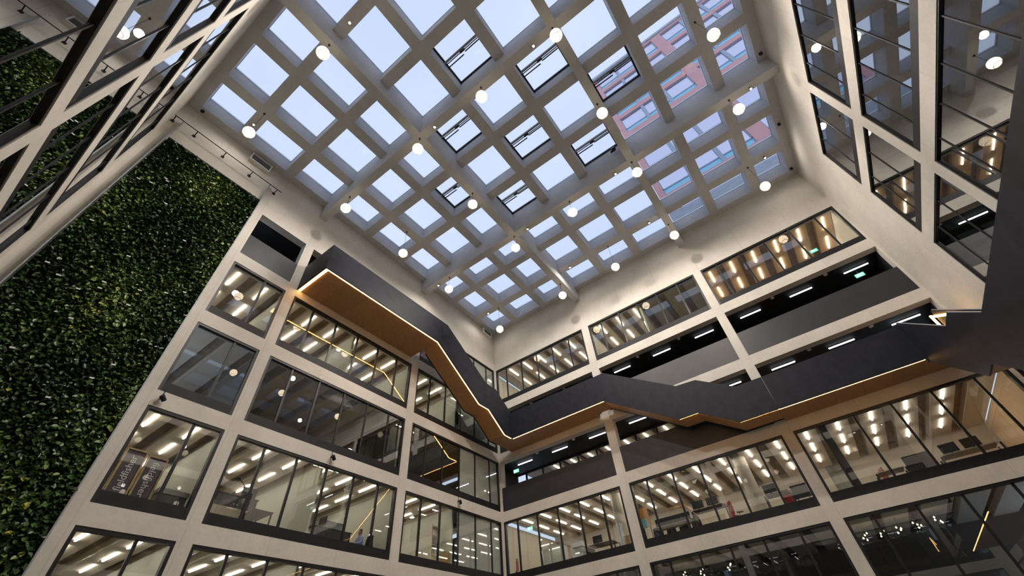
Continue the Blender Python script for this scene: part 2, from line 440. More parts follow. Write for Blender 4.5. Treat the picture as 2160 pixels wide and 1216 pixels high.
# ------------------------------------------------------------------ windows, parapets, offices
MULL = {'A': [[-17.39], [-14.8, -13.43, -12.05, -10.67, -9.3], [-6.57, -5.2, -3.8, -2.4, -1.0]],
        'B': [[-1.04, -2.42, -3.8, -5.17, -6.55], [-9.2, -10.57, -11.93, -13.3, -14.7], [-17.3, -18.7, -20.1, -21.5, -22.9]],
        'C': [[-6.3, -4.9], [-14.56, -13.2, -11.83, -10.5, -9.18], [-22.1, -20.7, -19.3, -17.8]],
        'E': [[-1.13, -2.5, -3.87, -5.25, -6.6], [-9.4, -10.75, -12.1, -13.5, -14.8], [-17.6, -19.0, -20.4, -21.8]]}
BALC = {('B', b, l) for b in range(3) for l in (1, 2)} | {('A', 0, 0), ('A', 1, 0)}
PTOP = {('B', 1): 15.0, ('B', 2): 11.34, ('A', 0): 18.42}
nwin = 0
def add_window(w, u0, u1, z0, z1, bi, li):
    global nwin
    nwin += 1
    base = wp(w, (u0 + u1) / 2, -0.15, z0)
    r = empty(f'window_{nwin}', base)
    mul = [u for u in MULL[w][bi] if u0 < u < u1]
    if w == 'C' and bi == 0 and li >= 3: mul = mul + [-3.5, -2.2, -1.0]
    mul = sorted(mul)
    n = len(mul) + 1
    tag(r, f'dark-framed window, {LEV[li]}, {FAC[w]}, {BAYNAME[w][bi]}', 'window', f'windows of the {FAC[w]}', 'structure')
    t, mh = (0.10, .042) if w in 'AB' else (0.05, .024)
    fr = MB()
    wbox(fr, w, u0, u0 + t, -.02, -.20, z0, z1); wbox(fr, w, u1 - t, u1, -.02, -.20, z0, z1)
    wbox(fr, w, u0 + t, u1 - t, -.02, -.20, z1 - t, z1); wbox(fr, w, u0 + t, u1 - t, -.12, -.20, z0, z0 + t)
    put('frame', fr, M['frame'], r)
    zs = z0 + 0.36
    put('sill_panel', wbox(MB(), w, u0 + t, u1 - t, -.03, -.12, z0, zs), M['sill'], r)
    for u in mul:
        put('mullion', wbox(MB(), w, u - mh, u + mh, -.06, -.15, zs, z1 - t), M['frame'], r)
    ed = [u0 + t] + mul + [u1 - t]
    for i in range(len(ed) - 1):
        a = ed[i] + (mh if i else 0); b = ed[i+1] - (mh if i < len(ed) - 2 else 0)
        gl_ = M['glass' if w in 'AB' else 'glass_coat']; mm = gl_; nm = 'pane'
        if w == 'A' and bi == 2 and ed[i] > -3.9 and li != 4:
            nm, mm = 'white_panel', M['whitepanel']
            put(nm, wbox(MB(), w, a, b, -.12, -.15, zs, z1 - t), mm, r); nm, mm = 'pane', gl_
        put(nm, wbox(MB(), w, a, b, -.08, -.095, zs, z1 - t), mm, r)
for w in 'ABCE':
    for (u0, u1, z0, z1, bi, li) in openings[w]:
        if (w, bi, li) in BALC:
            zp = PTOP[(w, li)]
            if w == 'A' and bi == 1: continue
            p = put('balcony_parapet', wbox(MB(), w, u0 + .01, u1 - .01, -.02, -.10, z0, zp), M['parapet'])
            tag(p, f'black metal balcony parapet, {LEV[li]}, {BAYNAME[w][bi]}, {FAC[w]}', 'parapet', 'balcony parapets')
        else:
            add_window(w, u0, u1, z0, z1, bi, li)

DEP = 6.6
SPAN = {'A': (-19.4, 0.42), 'B': (-23.95, 0.42), 'C': (-23.9, 0.0), 'E': (-23.9, -0.2)}
# lit stretches of ceiling per facade and storey; an entry also makes the rear wall pale
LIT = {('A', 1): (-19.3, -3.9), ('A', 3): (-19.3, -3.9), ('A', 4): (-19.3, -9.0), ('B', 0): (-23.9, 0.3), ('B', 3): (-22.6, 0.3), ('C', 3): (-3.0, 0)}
DARKGAP = {('B', 0): (-15.9, -12.0)}
slab_n = 0
proto_run = None
for w in 'ABCE':
    u0, u1 = SPAN[w]
    for li in range(5):
        zt, zb = ZT[li], ZB[li]
        lit = (w, li) in LIT
        slab_n += 1
        up = ZB[li-1] - .03 if li else zt + .62
        c = put(f'ceiling_{slab_n}', wbox(MB(), w, u0, u1, -TH, -DEP, zt + .36, up), M['brown'])
        tag(c, f'brown ribbed office ceiling of the {LEV[li]} behind the {FAC[w]}', 'ceiling', kind='structure')
        bal = (w == 'B' and li in (1, 2))
        if w in 'AB' and not bal:
            k0 = -17.05 if w == 'A' else -2.31
            st = 1.333 if w == 'A' else -1.316
            for k in range(-1, 18):
                uc = k0 + st * k
                if not (u0 + .3 < uc < u1 - .3): continue
                warm = (w == 'B' and li == 0 and uc < -16.2)
                put('ceiling_panel', wbox(MB(), w, uc - .44, uc + .44, -TH - .01, -DEP, zt + .10, zt + .36), M['timberpanel' if warm else 'cream'], c)
                gap = DARKGAP.get((w, li))
                if lit and LIT[(w, li)][0] < uc < LIT[(w, li)][1] and not (gap and gap[0] < uc < gap[1]):
                    rt = empty('linear_light', wp(w, uc, -.63, zt + .05))
                    ref = 'planting' if w == 'A' else 'inner corner'
                    idx = k + 1 if w == 'A' else k + 1
                    tag(rt, f'row of white tubes, {ORD[idx]} from the {ref}, {LEV[li]}, {FAC[w]}', 'ceiling light', f'tube lights, {LEV[li]}, {FAC[w]}')
                    for v0 in (.63, 2.42, 4.21):
                        put('tube', wbox(MB(), w, uc - .027, uc + .027, -v0, -v0 - 1.14, zt + .05, zt + .10), M['tube'], rt, fixn=False)
        elif w in 'CE':
            for k in range(int((u1 - u0) / 1.34)):
                uc = u0 + .7 + 1.34 * k
                put('ceiling_panel', wbox(MB(), w, uc - .44, uc + .44, -TH - .01, -DEP, zt + .10, zt + .36), M['cream'], c)
        if not bal:
            bw = put('wall_office_back', wbox(MB(), w, u0, u1, -DEP, -DEP - .1, zb - .03, zt + .36), M['offwall' if lit else 'darkwall'])  # unlit storeys get the wall colour with shade painted in
            tagw(bw, f'plain rear wall of the offices, {LEV[li]} behind the {FAC[w]}')
    fl = put('floor_office', wbox(MB(), w, u0, u1, -TH, -DEP, ZB[4] - .5, ZB[4] - .03), M['carpet'])
    tag(fl, f'office floor slab of the lowest storey behind the {FAC[w]}', 'floor', kind='structure')

def partition(w, u, li, mt, label, v1=-DEP, th=.1):
    p = put('wall_partition', wbox(MB(), w, u - th/2, u + th/2, -TH - .02, v1 + .02, ZB[li] - .02, ZT[li] + .10), M[mt])
    return tagw(p, label)
for li in (1, 3, 4):
    for u, nm in ((-16.2, 'beside the planting'), (-12.05, 'in the middle bay'), (-7.97, 'beyond the middle bay'), (-3.86, 'near the inner corner')):
        if li == 4 and u > -9: continue
        partition('A', u, li, 'greenwall', f'pale green partition wall {nm}, {LEV[li]} of the planted facade')
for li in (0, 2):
    partition('A', -7.97, li, 'darkwall', f'shade-darkened partition wall beyond the middle bay, {LEV[li]} of the planted facade')
partition('A', -16.2, 2, 'darkwall', 'shade-darkened partition wall beside the planting, third storey down of the planted facade')
for w, u, li, nm in (('A', .37, 1, ''), ('A', .37, 3, ''), ('A', -19.35, 1, ''), ('A', -19.35, 3, ''), ('A', -19.35, 4, ''), ('A', .37, 0, ''), ('A', .37, 2, '')):
    partition(w, u, li, 'offwall', f'end wall of the offices at the {"planting" if u < -1 else "inner corner"}, {LEV[li]} of the planted facade')
for u, li in ((-8.0, 0), (-12.0, 0), (-16.1, 0), (.37, 0), (.37, 3), (-23.9, 0), (-23.9, 3)):
    nm = {-8.0: 'beyond the first bay', -12.0: 'in the middle bay', -16.1: 'before the last bay', .37: 'at the inner corner', -23.9: 'at the right wall'}[u]
    partition('B', u, li, 'timberpanel' if (u < -23 and li == 3) else 'offwall', f'plain partition wall {nm}, {LEV[li]} of the balcony facade')

# open balconies behind the black parapets
for li in (1, 2):
    zt, zb = ZT[li], ZB[li]
    put_ = put(f'ceiling_{slab_n + li}', wbox(MB(), 'B', -23.95, .42, -TH, -2.6, zt + .02, zt + .30), M['black'])
    tag(put_, f'black ceiling over the open balcony, {LEV[li]}', 'ceiling', kind='structure')
    if li == 1:
        tagw(put('wall_balcony_back', wbox(MB(), 'B', -23.95, .42, -2.6, -2.7, zb, zt + .30), M['black']), 'black rear wall of the upper open balcony')
    else:
        bw = empty('wall_balcony_back', wp('B', -12, -2.6, zb))
        tagw(bw, 'dark glazed rear wall of the lower open balcony')
        put('header', wbox(MB(), 'B', -23.95, .42, -2.6, -2.7, zt - .07, zt + .30), M['black'], bw)
        put('sill', wbox(MB(), 'B', -23.95, .42, -2.6, -2.7, zb, zb + .3), M['black'], bw)
        for k in range(18):
            u = -.3 - 1.37 * k
            put('post', wbox(MB(), 'B', u - .05, u + .05, -2.6, -2.7, zb + .3, zt - .07), M['black'], bw)
            if k < 17: put('pane', wbox(MB(), 'B', u - 1.32, u - .05, -2.64, -2.66, zb + .3, zt - .07), M['glass'], bw)
        # lit office beyond
        for k in range(17):
            uc = -2.31 - 1.316 * k
            if uc < -23.5: continue
            c = put('ceiling_panel', wbox(MB(), 'B', uc - .44, uc + .44, -2.75, -DEP, zt + .05, zt + .30), M['cream'], put_)
            if k < 12:
                rt = empty('linear_light', wp('B', uc, -3.2, zt))
                tag(rt, f'row of white tubes behind the lower balcony glazing, {ORD[k]} from the inner corner', 'ceiling light', 'tube lights behind the lower balcony')
                for v0 in (3.1, 4.7):
                    put('tube', wbox(MB(), 'B', uc - .027, uc + .027, -v0, -v0 - 1.14, zt, zt + .05), M['tube'], rt, fixn=False)
        tagw(put('wall_office_back', wbox(MB(), 'B', -23.9, .4, -DEP, -DEP - .1, zb, zt + .3), M['offwall']), 'plain rear wall of the offices behind the lower balcony')
    for k in range(9):
        ys = -.72 - 2.705 * k
        if ys - 1.13 < -23.85: continue
        t_ = empty('tube_light', wp('B', ys - .56, -1.1, zt - .05))
        tag(t_, f'slim cool tube under black balcony ceiling, {ORD[k]} from inner corner, {LEV[li]}', 'ceiling light', f'balcony tubes, {LEV[li]}')
        put('tube', wbox(MB(), 'B', ys, ys - 1.13, -1.07, -1.13, zt - .05, zt - .01), M['btube'], t_, fixn=False)
        put('housing', wbox(MB(), 'B', ys, ys - 1.13, -1.04, -1.16, zt - .01, zt + .02), M['black'], t_)
        d = put('downlight', MB().lathe(wp('B', ys - 1.9, -.55, zt - .03), [(0, 0), (.09, 0), (.10, .05), (0, .05)], 12), M['white'])
        tag(d, f'small pale round detector, balcony edge, {ORD[k]} from inner corner, {LEV[li]}', 'detector', f'balcony detectors, {LEV[li]}')
for li in (1, 2):
    for u, nm in ((-23.97, 'at the right wall'), (.40, 'at the inner corner')):
        tagw(put('wall_balcony_end', wbox(MB(), 'B', u - .03, u + .03, -TH - .01, -2.6, ZB[li] - .02, ZT[li] + .02), M['black']), f'black end wall of the open balcony {nm}, {LEV[li]}')
# recess behind the top-storey openings of the planted facade
rc = put('wall_recess', wbox(MB(), 'A', -19.35, -8.05, -2.4, -2.5, ZB[0], ZT[0] + .36), M['black'])
tagw(rc, 'black rear wall behind the top-storey openings of the planted facade')
tagw(put('wall_recess_end', wbox(MB(), 'A', -16.25, -16.15, -TH - .01, -2.4, ZB[0], ZT[0] + .36), M['black']), 'black side wall between the two top-storey openings')
rcc = put('ceiling_recess', wbox(MB(), 'A', -19.35, -8.05, -TH, -2.4, ZT[0] + .02, ZT[0] + .3), M['black'])
tag(rcc, 'black ceiling behind the top-storey openings of the planted facade', 'ceiling', kind='structure')

# ------------------------------------------------------------------ the folded black stair
st = tag(empty('staircase', (-1.0, -12.0, 6.34)), 'folded black steel stair with timber underside and glowing warm edge line', 'staircase')
PT = 0.06
def clip(line, a, b):
    """part of a polyline (p, z), p monotonic, between p = a and p = b"""
    inc = line[0][0] < line[-1][0]
    L_ = line if inc else line[::-1]
    a, b = min(a, b), max(a, b)
    def at(p):
        for (p0, z0), (p1, z1) in zip(L_, L_[1:]):
            if p0 <= p <= p1: return z0 + (z1 - z0) * (p - p0) / max(1e-9, p1 - p0)
        return L_[0][1] if p < L_[0][0] else L_[-1][1]
    pts = [(a, at(a))] + [q for q in L_ if a < q[0] < b] + [(b, at(b))]
    return pts
# (bottom line, top line) of the outer face of each run, as (p, z)
A_BOT = [(-16.0, 16.90), (-8.38, 16.89), (-4.70, 14.41), (-3.81, 14.41), (-2.30, 13.33), (-1.605, 13.33)]
A_TOP = [(-16.0, 18.58), (-7.70, 18.58), (-4.05, 16.12), (-3.10, 16.12), (-1.605, 15.05)]
B_BOT = [(-2.3, 13.33), (-8.62, 13.36), (-12.2, 10.92), (-13.13, 10.92), (-14.66, 9.87), (-21.75, 9.89)]
B_TOP = [(-2.3, 15.05), (-9.04, 15.02), (-12.62, 12.60), (-13.62, 12.52), (-15.17, 11.48), (-21.75, 11.50)]
C_BOT = [(-1.605, 9.72), (-4.90, 7.49), (-5.75, 7.49), (-7.35, 6.40), (-19.0, 6.38)]
C_TOP = [(-1.605, 11.50), (-1.85, 11.50), (-5.41, 9.095), (-6.27, 9.095), (-7.88, 8.01), (-19.0, 8.01)]
def panel(axis, bot, top, a, b, d0, d1, name='parapet_panel', m='steel'):
    bl, tl = clip(bot, a, b), clip(top, a, b)
    mb = MB().prism(bl + tl[::-1], axis, d0, d1)
    return put(name, mb, M[m], st)
for a, b in ((-16.0, -8.11), (-8.10, -1.665)):
    panel('y', A_BOT, A_TOP, a, b, -2.30, -2.30 + PT)
for a, b in ((-2.24, -7.74), (-7.75, -16.325), (-16.335, -21.69)):
    panel('x', B_BOT, B_TOP, a, b, -1.605, -1.605 + PT)
panel('y', C_BOT, C_TOP, -1.665, -19.0, -21.75, -21.75 - PT)
put('parapet_panel', MB().box(-1.665, -1.605, -2.30, -2.24, 13.33, 15.05), M['steel'], st)
put('parapet_panel', MB().box(-1.665, -1.605, -21.75, -21.69, 9.72, 11.5), M['steel'], st)
put('parapet_panel', MB().box(-16.0, -15.94, -2.24, -0.02, 16.90, 18.58), M['steel'], st)
# wall-side parapets of the flights
panel('y', A_BOT, A_TOP, -8.15, -1.7, -1.05, -1.05 + PT, 'inner_parapet')
panel('x', B_BOT, B_TOP, -8.5, -16.31, -0.40, -0.40 + PT, 'inner_parapet')
panel('y', C_BOT, C_TOP, -1.7, -8.0, -22.95, -22.95 - PT, 'inner_parapet')
cap = MB()
def caps(axis, top, d):
    for (p0, z0), (p1, z1) in zip(top, top[1:]):
        if axis == 'y': a, b = Vector((p0, d, z0)), Vector((p1, d, z1))
        else: a, b = Vector((d, p0, z0)), Vector((d, p1, z1))
        cap.tube(a, b, .022, 6)
caps('y', C_TOP[1:5], -21.78); caps('y', C_TOP[1:5], -22.98)
put('handrail', cap, M['alu'], st)
# timber soffit boards
def soffit(axis, bot, a, b, d0, d1, step=1.2, lift=.03):
    ps = [a]
    s = 1 if b > a else -1
    bk = sorted([q[0] for q in bot if min(a, b) < q[0] < max(a, b)], reverse=(s < 0)) + [b]
    for k in bk:
        n = max(1, round(abs(k - ps[-1]) / step)); p = ps[-1]
        for i in range(n): ps.append(p + (k - p) * (i + 1) / n)
    for p0, p1 in zip(ps, ps[1:]):
        if abs(p1 - p0) < .02: continue
        q = clip(bot, p0, p1)
        (pa, za), (pb, zb) = q[0], q[-1]
        g = .003
        sl = (zb - za) / (pb - pa)
        pa, pb = pa + g, pb - g; za, zb = za + sl * g, zb - sl * g
        poly = [(pa, za + lift), (pb, zb + lift), (pb, zb + lift + .05), (pa, za + lift + .05)]
        put('soffit_board', MB().prism(poly, axis, d0, d1), M['wood'], st)
soffit('y', A_BOT, -15.94, -8.38, -2.24, -.005)
soffit('y', A_BOT, -8.38, -1.67, -2.24, -1.05)
soffit('x', [(-1.05, 13.33), (-2.3, 13.33)], -1.05, -2.24, -1.67, -.005)
soffit('x', B_BOT, -2.24, -7.62, -1.545, -.005)
soffit('x', B_BOT, -7.62, -16.31, -1.545, -.40)
soffit('x', B_BOT, -16.31, -21.75, -1.545, -.005)
soffit('x', [(-21.75, 9.89), (-23.9, 9.89)], -21.75, -22.95, -1.6, -.005)
soffit('y', C_BOT, -1.67, -8.0, -22.95, -21.81)
soffit('y', C_BOT, -8.0, -19.0, -23.99, -21.81)
# stair bodies with steps above the boards
def body(axis, bot, a, b, d0, d1, rise=1):
    bl = clip(bot, a, b)
    lo = [(p, z + .08) for p, z in bl]
    hi = []
    for (p0, z0), (p1, z1) in zip(bl, bl[1:]):
        n = 1 if abs(z1 - z0) < .2 else max(2, round(abs(z1 - z0) / .177))
        for i in range(n):
            q0 = p0 + (p1 - p0) * i / n; q1 = p0 + (p1 - p0) * (i + 1) / n
            zz = max(z0 + (z1 - z0) * i / n, z0 + (z1 - z0) * (i + 1) / n) + .20
            hi += [(q0, zz), (q1, zz)]
    put('stair_body', MB().prism(lo + hi[::-1], axis, d0, d1), M['black'], st)
body('y', A_BOT, -15.94, -8.39, -2.24, -.005); body('y', A_BOT, -8.38, -1.67, -2.24, -1.05)
body('x', B_BOT, -2.25, -7.62, -1.545, -.005); body('x', B_BOT, -7.63, -16.30, -1.545, -.40); body('x', B_BOT, -16.31, -21.69, -1.545, -.005)
body('y', C_BOT, -1.67, -7.99, -22.95, -21.81); body('y', C_BOT, -8.0, -19.0, -23.99, -21.81)
put('stair_body', MB().box(-1.66, -.005, -1.05, -2.24, 13.41, 13.53).box(-1.6, -.005, -21.76, -22.95, 9.97, 10.09), M['black'], st)
# warm light line along the lower outer edge
led = MB()
def strip(axis, bot, a, b, d, wd=.042):
    q = clip(bot, a, b)
    for (p0, z0), (p1, z1) in zip(q, q[1:]):
        dz = .012
        poly = [(p0, z0 + dz), (p1, z1 + dz), (p1, z1 + dz + .015), (p0, z0 + dz + .015)]
        led.prism(poly, axis, d - wd / 2, d + wd / 2)
strip('y', A_BOT, -15.9, -1.62, -2.195)
put('light_line', led, M['led'], st, fixn=False)
led = MB(); strip('x', B_BOT, -2.25, -8.62, -1.505)
put('light_line', led, M['led'], st, fixn=False)
led = MB(); strip('x', B_BOT, -16.33, -21.75, -1.505)
put('light_line', led, M['led'], st, fixn=False)
led = MB(); strip('x', B_BOT, -8.62, -16.33, -1.525, .03)
put('light_line', led, M['led'], st, fixn=False)
led = MB().box(-15.92, -15.80, -2.2, -.05, 16.905, 16.925)
put('light_line', led, M['led'], st, fixn=False)
led = MB(); strip('y', C_BOT, -8.0, -19.0, -21.87)
put('light_line', led, M['led'], st, fixn=False)
# short lit handrail posts where the stair turns along the right wall
for p in (((-1.5, -22.9, 10.1), (-1.5, -22.9, 11.45)), ((-1.5, -22.9, 11.40), (-3.0, -22.9, 10.55))):
    put('lit_rail', MB().tube(p[0], p[1], .045, 8), M['led'], st, fixn=False)

# ------------------------------------------------------------------ planted panel
GX0, GX1, GZ1 = -23.62, -19.38, 20.55
gw = tag(empty('green_wall', (-21.5, -.15, 0)), 'tall living wall of dark glossy ivy leaves in a metal frame', 'green wall')
M['soil'] = mat('planting_felt', (0.010, 0.012, 0.008), 0.95)
put('backing', MB().box(GX0, GX1, -.12, -.01, 0, GZ1), M['soil'], gw)
for x, z1 in ((-23.68, 22.1), (-19.36, 22.15)):
    put('side_fin', MB().box(x - .02, x + .02, -.24, -.05, 0, z1), M['grille'], gw)
put('top_shadow_line', MB().box(GX0, GX1, -.20, -.01, GZ1, GZ1 + .07), M['black'], gw)  # black strip standing in for the shadow line along the top of the planting
leafm = [mat('leaf_dark', (0.026, 0.058, 0.016), 0.32), mat('leaf_mid', (0.068, 0.135, 0.030), 0.34),
         mat('leaf_light', (0.20, 0.28, 0.07), 0.36), mat('leaf_yellow', (0.38, 0.38, 0.07), 0.42)]
rng = np.random.default_rng(5)
def leaf_verts(pos, s, yaw, pitch, roll):
    """pointed oval folded along its midrib: base, left, tip, right, middle"""
    base = np.array([[0, 0, .55], [-.42, -.10, .12], [0, .06, -.62], [.42, -.10, .12], [0, .05, .05], [-.30, -.06, -.28], [.30, -.06, -.28]]) * s
    cy_, sy_ = math.cos(roll), math.sin(roll)
    R1 = np.array([[cy_, 0, sy_], [0, 1, 0], [-sy_, 0, cy_]])
    c, s_ = math.cos(pitch), math.sin(pitch)
    R2 = np.array([[1, 0, 0], [0, c, -s_], [0, s_, c]])
    c, s_ = math.cos(yaw), math.sin(yaw)
    R3 = np.array([[c, -s_, 0], [s_, c, 0], [0, 0, 1]])
    return base @ R1.T @ R2.T @ R3.T + pos
LF = [(0, 1, 4), (1, 5, 4), (5, 2, 4), (2, 6, 4), (6, 3, 4), (3, 0, 4)]
NL = 30000
vv = np.empty((NL * 7, 3)); ff = []; fm = []
px = rng.uniform(GX0 + .02, GX1 - .02, NL); pz = rng.uniform(1.5, GZ1 - .02, NL)
clump = np.sin(px * 3.1 + np.sin(pz * 1.7)) * np.sin(pz * 2.3 + px) * .05
py = -.14 - np.abs(rng.normal(0, .06, NL)) - np.clip(clump, 0, 1)
yl = np.sin(px * 1.3 + 1) * np.sin(pz * .9) + rng.normal(0, .6, NL)
for i in range(NL):
    s = rng.uniform(.085, .15)
    vv[i*7:i*7+7] = leaf_verts((px[i], py[i], pz[i]), s, rng.normal(0, .55), rng.normal(-.65, .4), rng.normal(0, .7))
    mi = 3 if yl[i] > 1.7 else (2 if yl[i] > .85 else (1 if yl[i] > -.1 else 0))
    for t in LF: ff.append(tuple(i * 7 + k for k in t)); fm.append(mi)
lv = MB(); lv.v = [tuple(p) for p in vv]; lv.f = ff; lv.mi = fm
fo = put('foliage', lv, leafm, gw, fixn=False); fo['kind'] = 'stuff'
protos = []
for k in range(12):
    q = MB(); q.v = [tuple(p) for p in leaf_verts(np.zeros(3), .15, rng.normal(0, .5), rng.normal(-.7, .3), rng.normal(0, .6))]; q.f = list(LF); q.mi = [0] * 6
    protos.append(q)
pl = []
for k in range(300):
    x, z = rng.uniform(GX0 + .1, GX1 - .1), 4.4 + 4.5 * rng.random() ** 1.3
    if k < 12:
        q = MB(); q.v = [(a + x, b - .27, c + z) for a, b, c in protos[k].v]; q.f = protos[k].f; q.mi = protos[k].mi
        o = put('leaf', q, leafm[[1, 2, 1, 0, 2, 1, 3, 1, 2, 0, 1, 2][k]], gw, fixn=False, origin=(x, -.27, z)); pl.append(o)
    else:
        o = pl[k % 12].copy(); COL.objects.link(o); o.parent = gw; o.location = Vector((x, -.27 - .05 * rng.random(), z)) - WLOC[gw.name]
for k in range(26):
    x, z = rng.uniform(GX0 + .2, GX1 - .2), rng.uniform(6, 20)
    put('plant_tag', MB().obox((x, -.34, z), (1, 0, .2), (0, 1, 0), (-.2, 0, 1), .055, .006, .022), M['white'], gw)

# ------------------------------------------------------------------ pendants and roof spots
PX = [-21.6, -16.15, -11.97, -7.92, -2.40]; PY = [-2.45, -7.95, -12.03, -16.10, -21.55]
GZ = 21.47
ROW = ['nearest the planted facade', 'second from the planted facade', 'in the middle', 'second from the right wall', 'nearest the right wall']
r = .26
prof = [(0.0, -r)] + [(r * math.sin(t), -r * math.cos(t)) for t in np.linspace(.2, 2.75, 14)]
pend = None
for j, y in enumerate(PY):
    for i, x in enumerate(PX):
        if i == 2 and j == 2: continue
        top = HM if (i in (1, 3) or j in (1, 3)) else HS
        if pend is None or (top, ) not in pend:
            pend = pend or {}
            p = empty('globe_pendant', (x, y, GZ - r))
            put('globe', MB().lathe((x, y, GZ), prof, 24), M['globe'], p, smooth=True)
            ring = MB(); n_ = 24
            for q in range(n_):
                a0, a1 = 2*math.pi*q/n_, 2*math.pi*(q+1)/n_
                ring.tube((x + r*.66*math.cos(a0), y + r*.66*math.sin(a0), GZ - r*.77), (x + r*.66*math.cos(a1), y + r*.66*math.sin(a1), GZ - r*.77), .014, 6, caps=False)
            put('globe_ring', ring, M['brass'], p, smooth=True)
            put('lamp_cap', MB().lathe((x, y, GZ + r * .88), [(.001, .12), (.05, .12), (.075, .06), (.12, 0), (.001, -.02)], 16), M['dark'], p, smooth=True)
            put('cable', MB().tube((x, y, GZ + r), (x, y, top), .008, 6), M['dark'], p)
            put('ceiling_rose', MB().lathe((x, y, top - .05), [(.001, 0), (.05, 0), (.05, .05), (.001, .05)], 12), M['dark'], p)
            pend[(top,)] = p
        else:
            s = pend[(top,)]
            p = copy_tree(s, Vector((x, y, GZ - r)) - WLOC[s.name])
        tag(p, f'glowing globe pendant, {ORD[i]} from left wall, row {ROW[j]}', 'pendant lamp', 'globe pendants under the roof')
SPOTPX = [(738, 48), (1125, 97), (917, 268), (1298, 367), (1113, 483), (1369, 470), (1202, 564), (925, 602), (1030, 661), (1583, 187), (1613, 333), (536, 263)]
def unz(u, v, z):
    d = RX * ((u - 1080) / F_PX) + RY * ((v - 608) / F_PX) + RZ
    return CAM + d * ((z - CAM.z) / d.z)
SPW = ['second bay of the left wall', 'centre of the roof', 'left centre crossing', 'right centre crossing', 'girder above the stair corner', 'balcony facade middle',
       'balcony facade near the inner corner', 'girder end at the planted facade', 'innermost roof corner', 'right wall girder', 'right wall corner', 'ivy corner']
k = 0
for (u, v), nm in zip(SPOTPX, SPW):
    z = HM if k in (0, 1, 2, 3, 4, 7, 9) else HS
    p = unz(u, v, z - .10)
    s = empty('roof_spotlight', (p.x, p.y, z - .16))
    tag(s, f'small bright spotlight under a roof beam, {nm}', 'spotlight', 'spotlights on the roof beams')
    put('housing', MB().lathe((p.x, p.y, z - .14), [(.001, .14), (.03, .14), (.05, .10), (.065, 0), (.055, 0), (.001, .015)], 14), M['dark'], s)
    put('lens', MB().lathe((p.x, p.y, z - .145), [(.001, 0), (.045, 0), (.045, .006), (.001, .006)], 14), M['spotlens'], s)
    ld = bpy.data.lights.new('roof_spot_beam', 'SPOT'); near = min(-p.x, -p.y, p.x - LX, p.y - LY) < 4.6; ld.energy = SPOT_W * (.045 if near else 1.0); ld.color = (1.0, .91, .81)
    ld.spot_size = math.radians(172 if near else 177); ld.spot_blend = .5 if near else .26; ld.shadow_soft_size = .18
    lo = bpy.data.objects.new('spot_beam', ld); COL.objects.link(lo)
    setparent(lo, s, (p.x, p.y, z - .17))
    k += 1

# ------------------------------------------------------------------ tower block above the roof
M['pink'] = mat('pink_render', (0.66, 0.37, 0.37), 0.8, noise=(.8, .05))
M['skypane'] = mat('sky_mirroring_pane', (0.70, 0.70, 0.84), 0.2, 0.9)
M['bluepane'] = mat('blue_spandrel_glass', (0.28, 0.62, 0.80), 0.25, 0.2)
M['towerframe'] = mat('grey_blue_frame', (0.36, 0.42, 0.52), 0.5)
M['clad'] = mat('grey_cladding', (0.40, 0.44, 0.50), 0.6, noise=(6, .2, (.3, .3, 4)))
tw = tag(empty('tower_block', (4.0, -30.0, 25.2)), 'pink rendered tower block with bands of pale blue windows beyond the glass roof', 'building')
TX = 1.0; PIT = 3.75
UN = [(-16.95, -24.08), (-25.15, -32.3), (-33.35, -40.5)]
rows = [29.4 + PIT * i for i in range(7)]
put('core', MB().box(TX + .35, TX + 8, -16.45, -41.5, 25.2, 55.3), M['pink'], tw)
put('base_band', MB().box(TX - .05, TX + .35, -16.45, -41.5, 25.2, 27.1), M['clad'], tw)
put('base_window', MB().box(TX, TX + .3, -17.5, -40.5, 27.1, 28.3), M['skypane'], tw)
put('facade_band', MB().box(TX, TX + .35, -16.45, -41.5, 28.3, rows[0]), M['pink'], tw)
for i, z in enumerate(rows):
    z1 = z + 2.96
    put('facade_band', MB().box(TX, TX + .35, -16.45, -41.5, z1, (rows[i+1] if i < 6 else 55.3)), M['pink'], tw)
    for a, b in ((-16.45, -16.95), (-24.08, -25.15), (-32.3, -33.35), (-40.5, -41.5)):
        put('facade_pier', MB().box(TX, TX + .35, a, b, z, z1), M['pink'], tw)
    for a, b in UN:
        wr = put('window', MB().box(TX + .10, TX + .2, a, b, z, z + .08).box(TX + .10, TX + .2, a, b, z1 - .08, z1).box(TX + .10, TX + .2, a, b, z + .72, z + .84)
                 .box(TX + .10, TX + .2, a, a - .09, z, z1).box(TX + .10, TX + .2, b, b + .09, z, z1), M['towerframe'], tw)
        w3 = (b - a) / 3
        for k in range(3):
            p, q = a + w3 * k - .05, a + w3 * (k + 1) + .05
            if k: put('post', MB().box(TX + .05, TX + .2, a + w3 * k - .16, a + w3 * k + .16, z, z1), M['towerframe'], wr)
            put('pane', MB().box(TX + .17, TX + .19, p, q, z + .82, z1 - .06), M['skypane'], wr)
            put('lower_pane', MB().box(TX + .15, TX + .19, p, q, z + .06, z + .74), M['bluepane'], wr)
put('roof_edge', MB().box(TX - .15, TX + 8, -16.4, -41.6, 55.3, 55.75), M['clad'], tw)

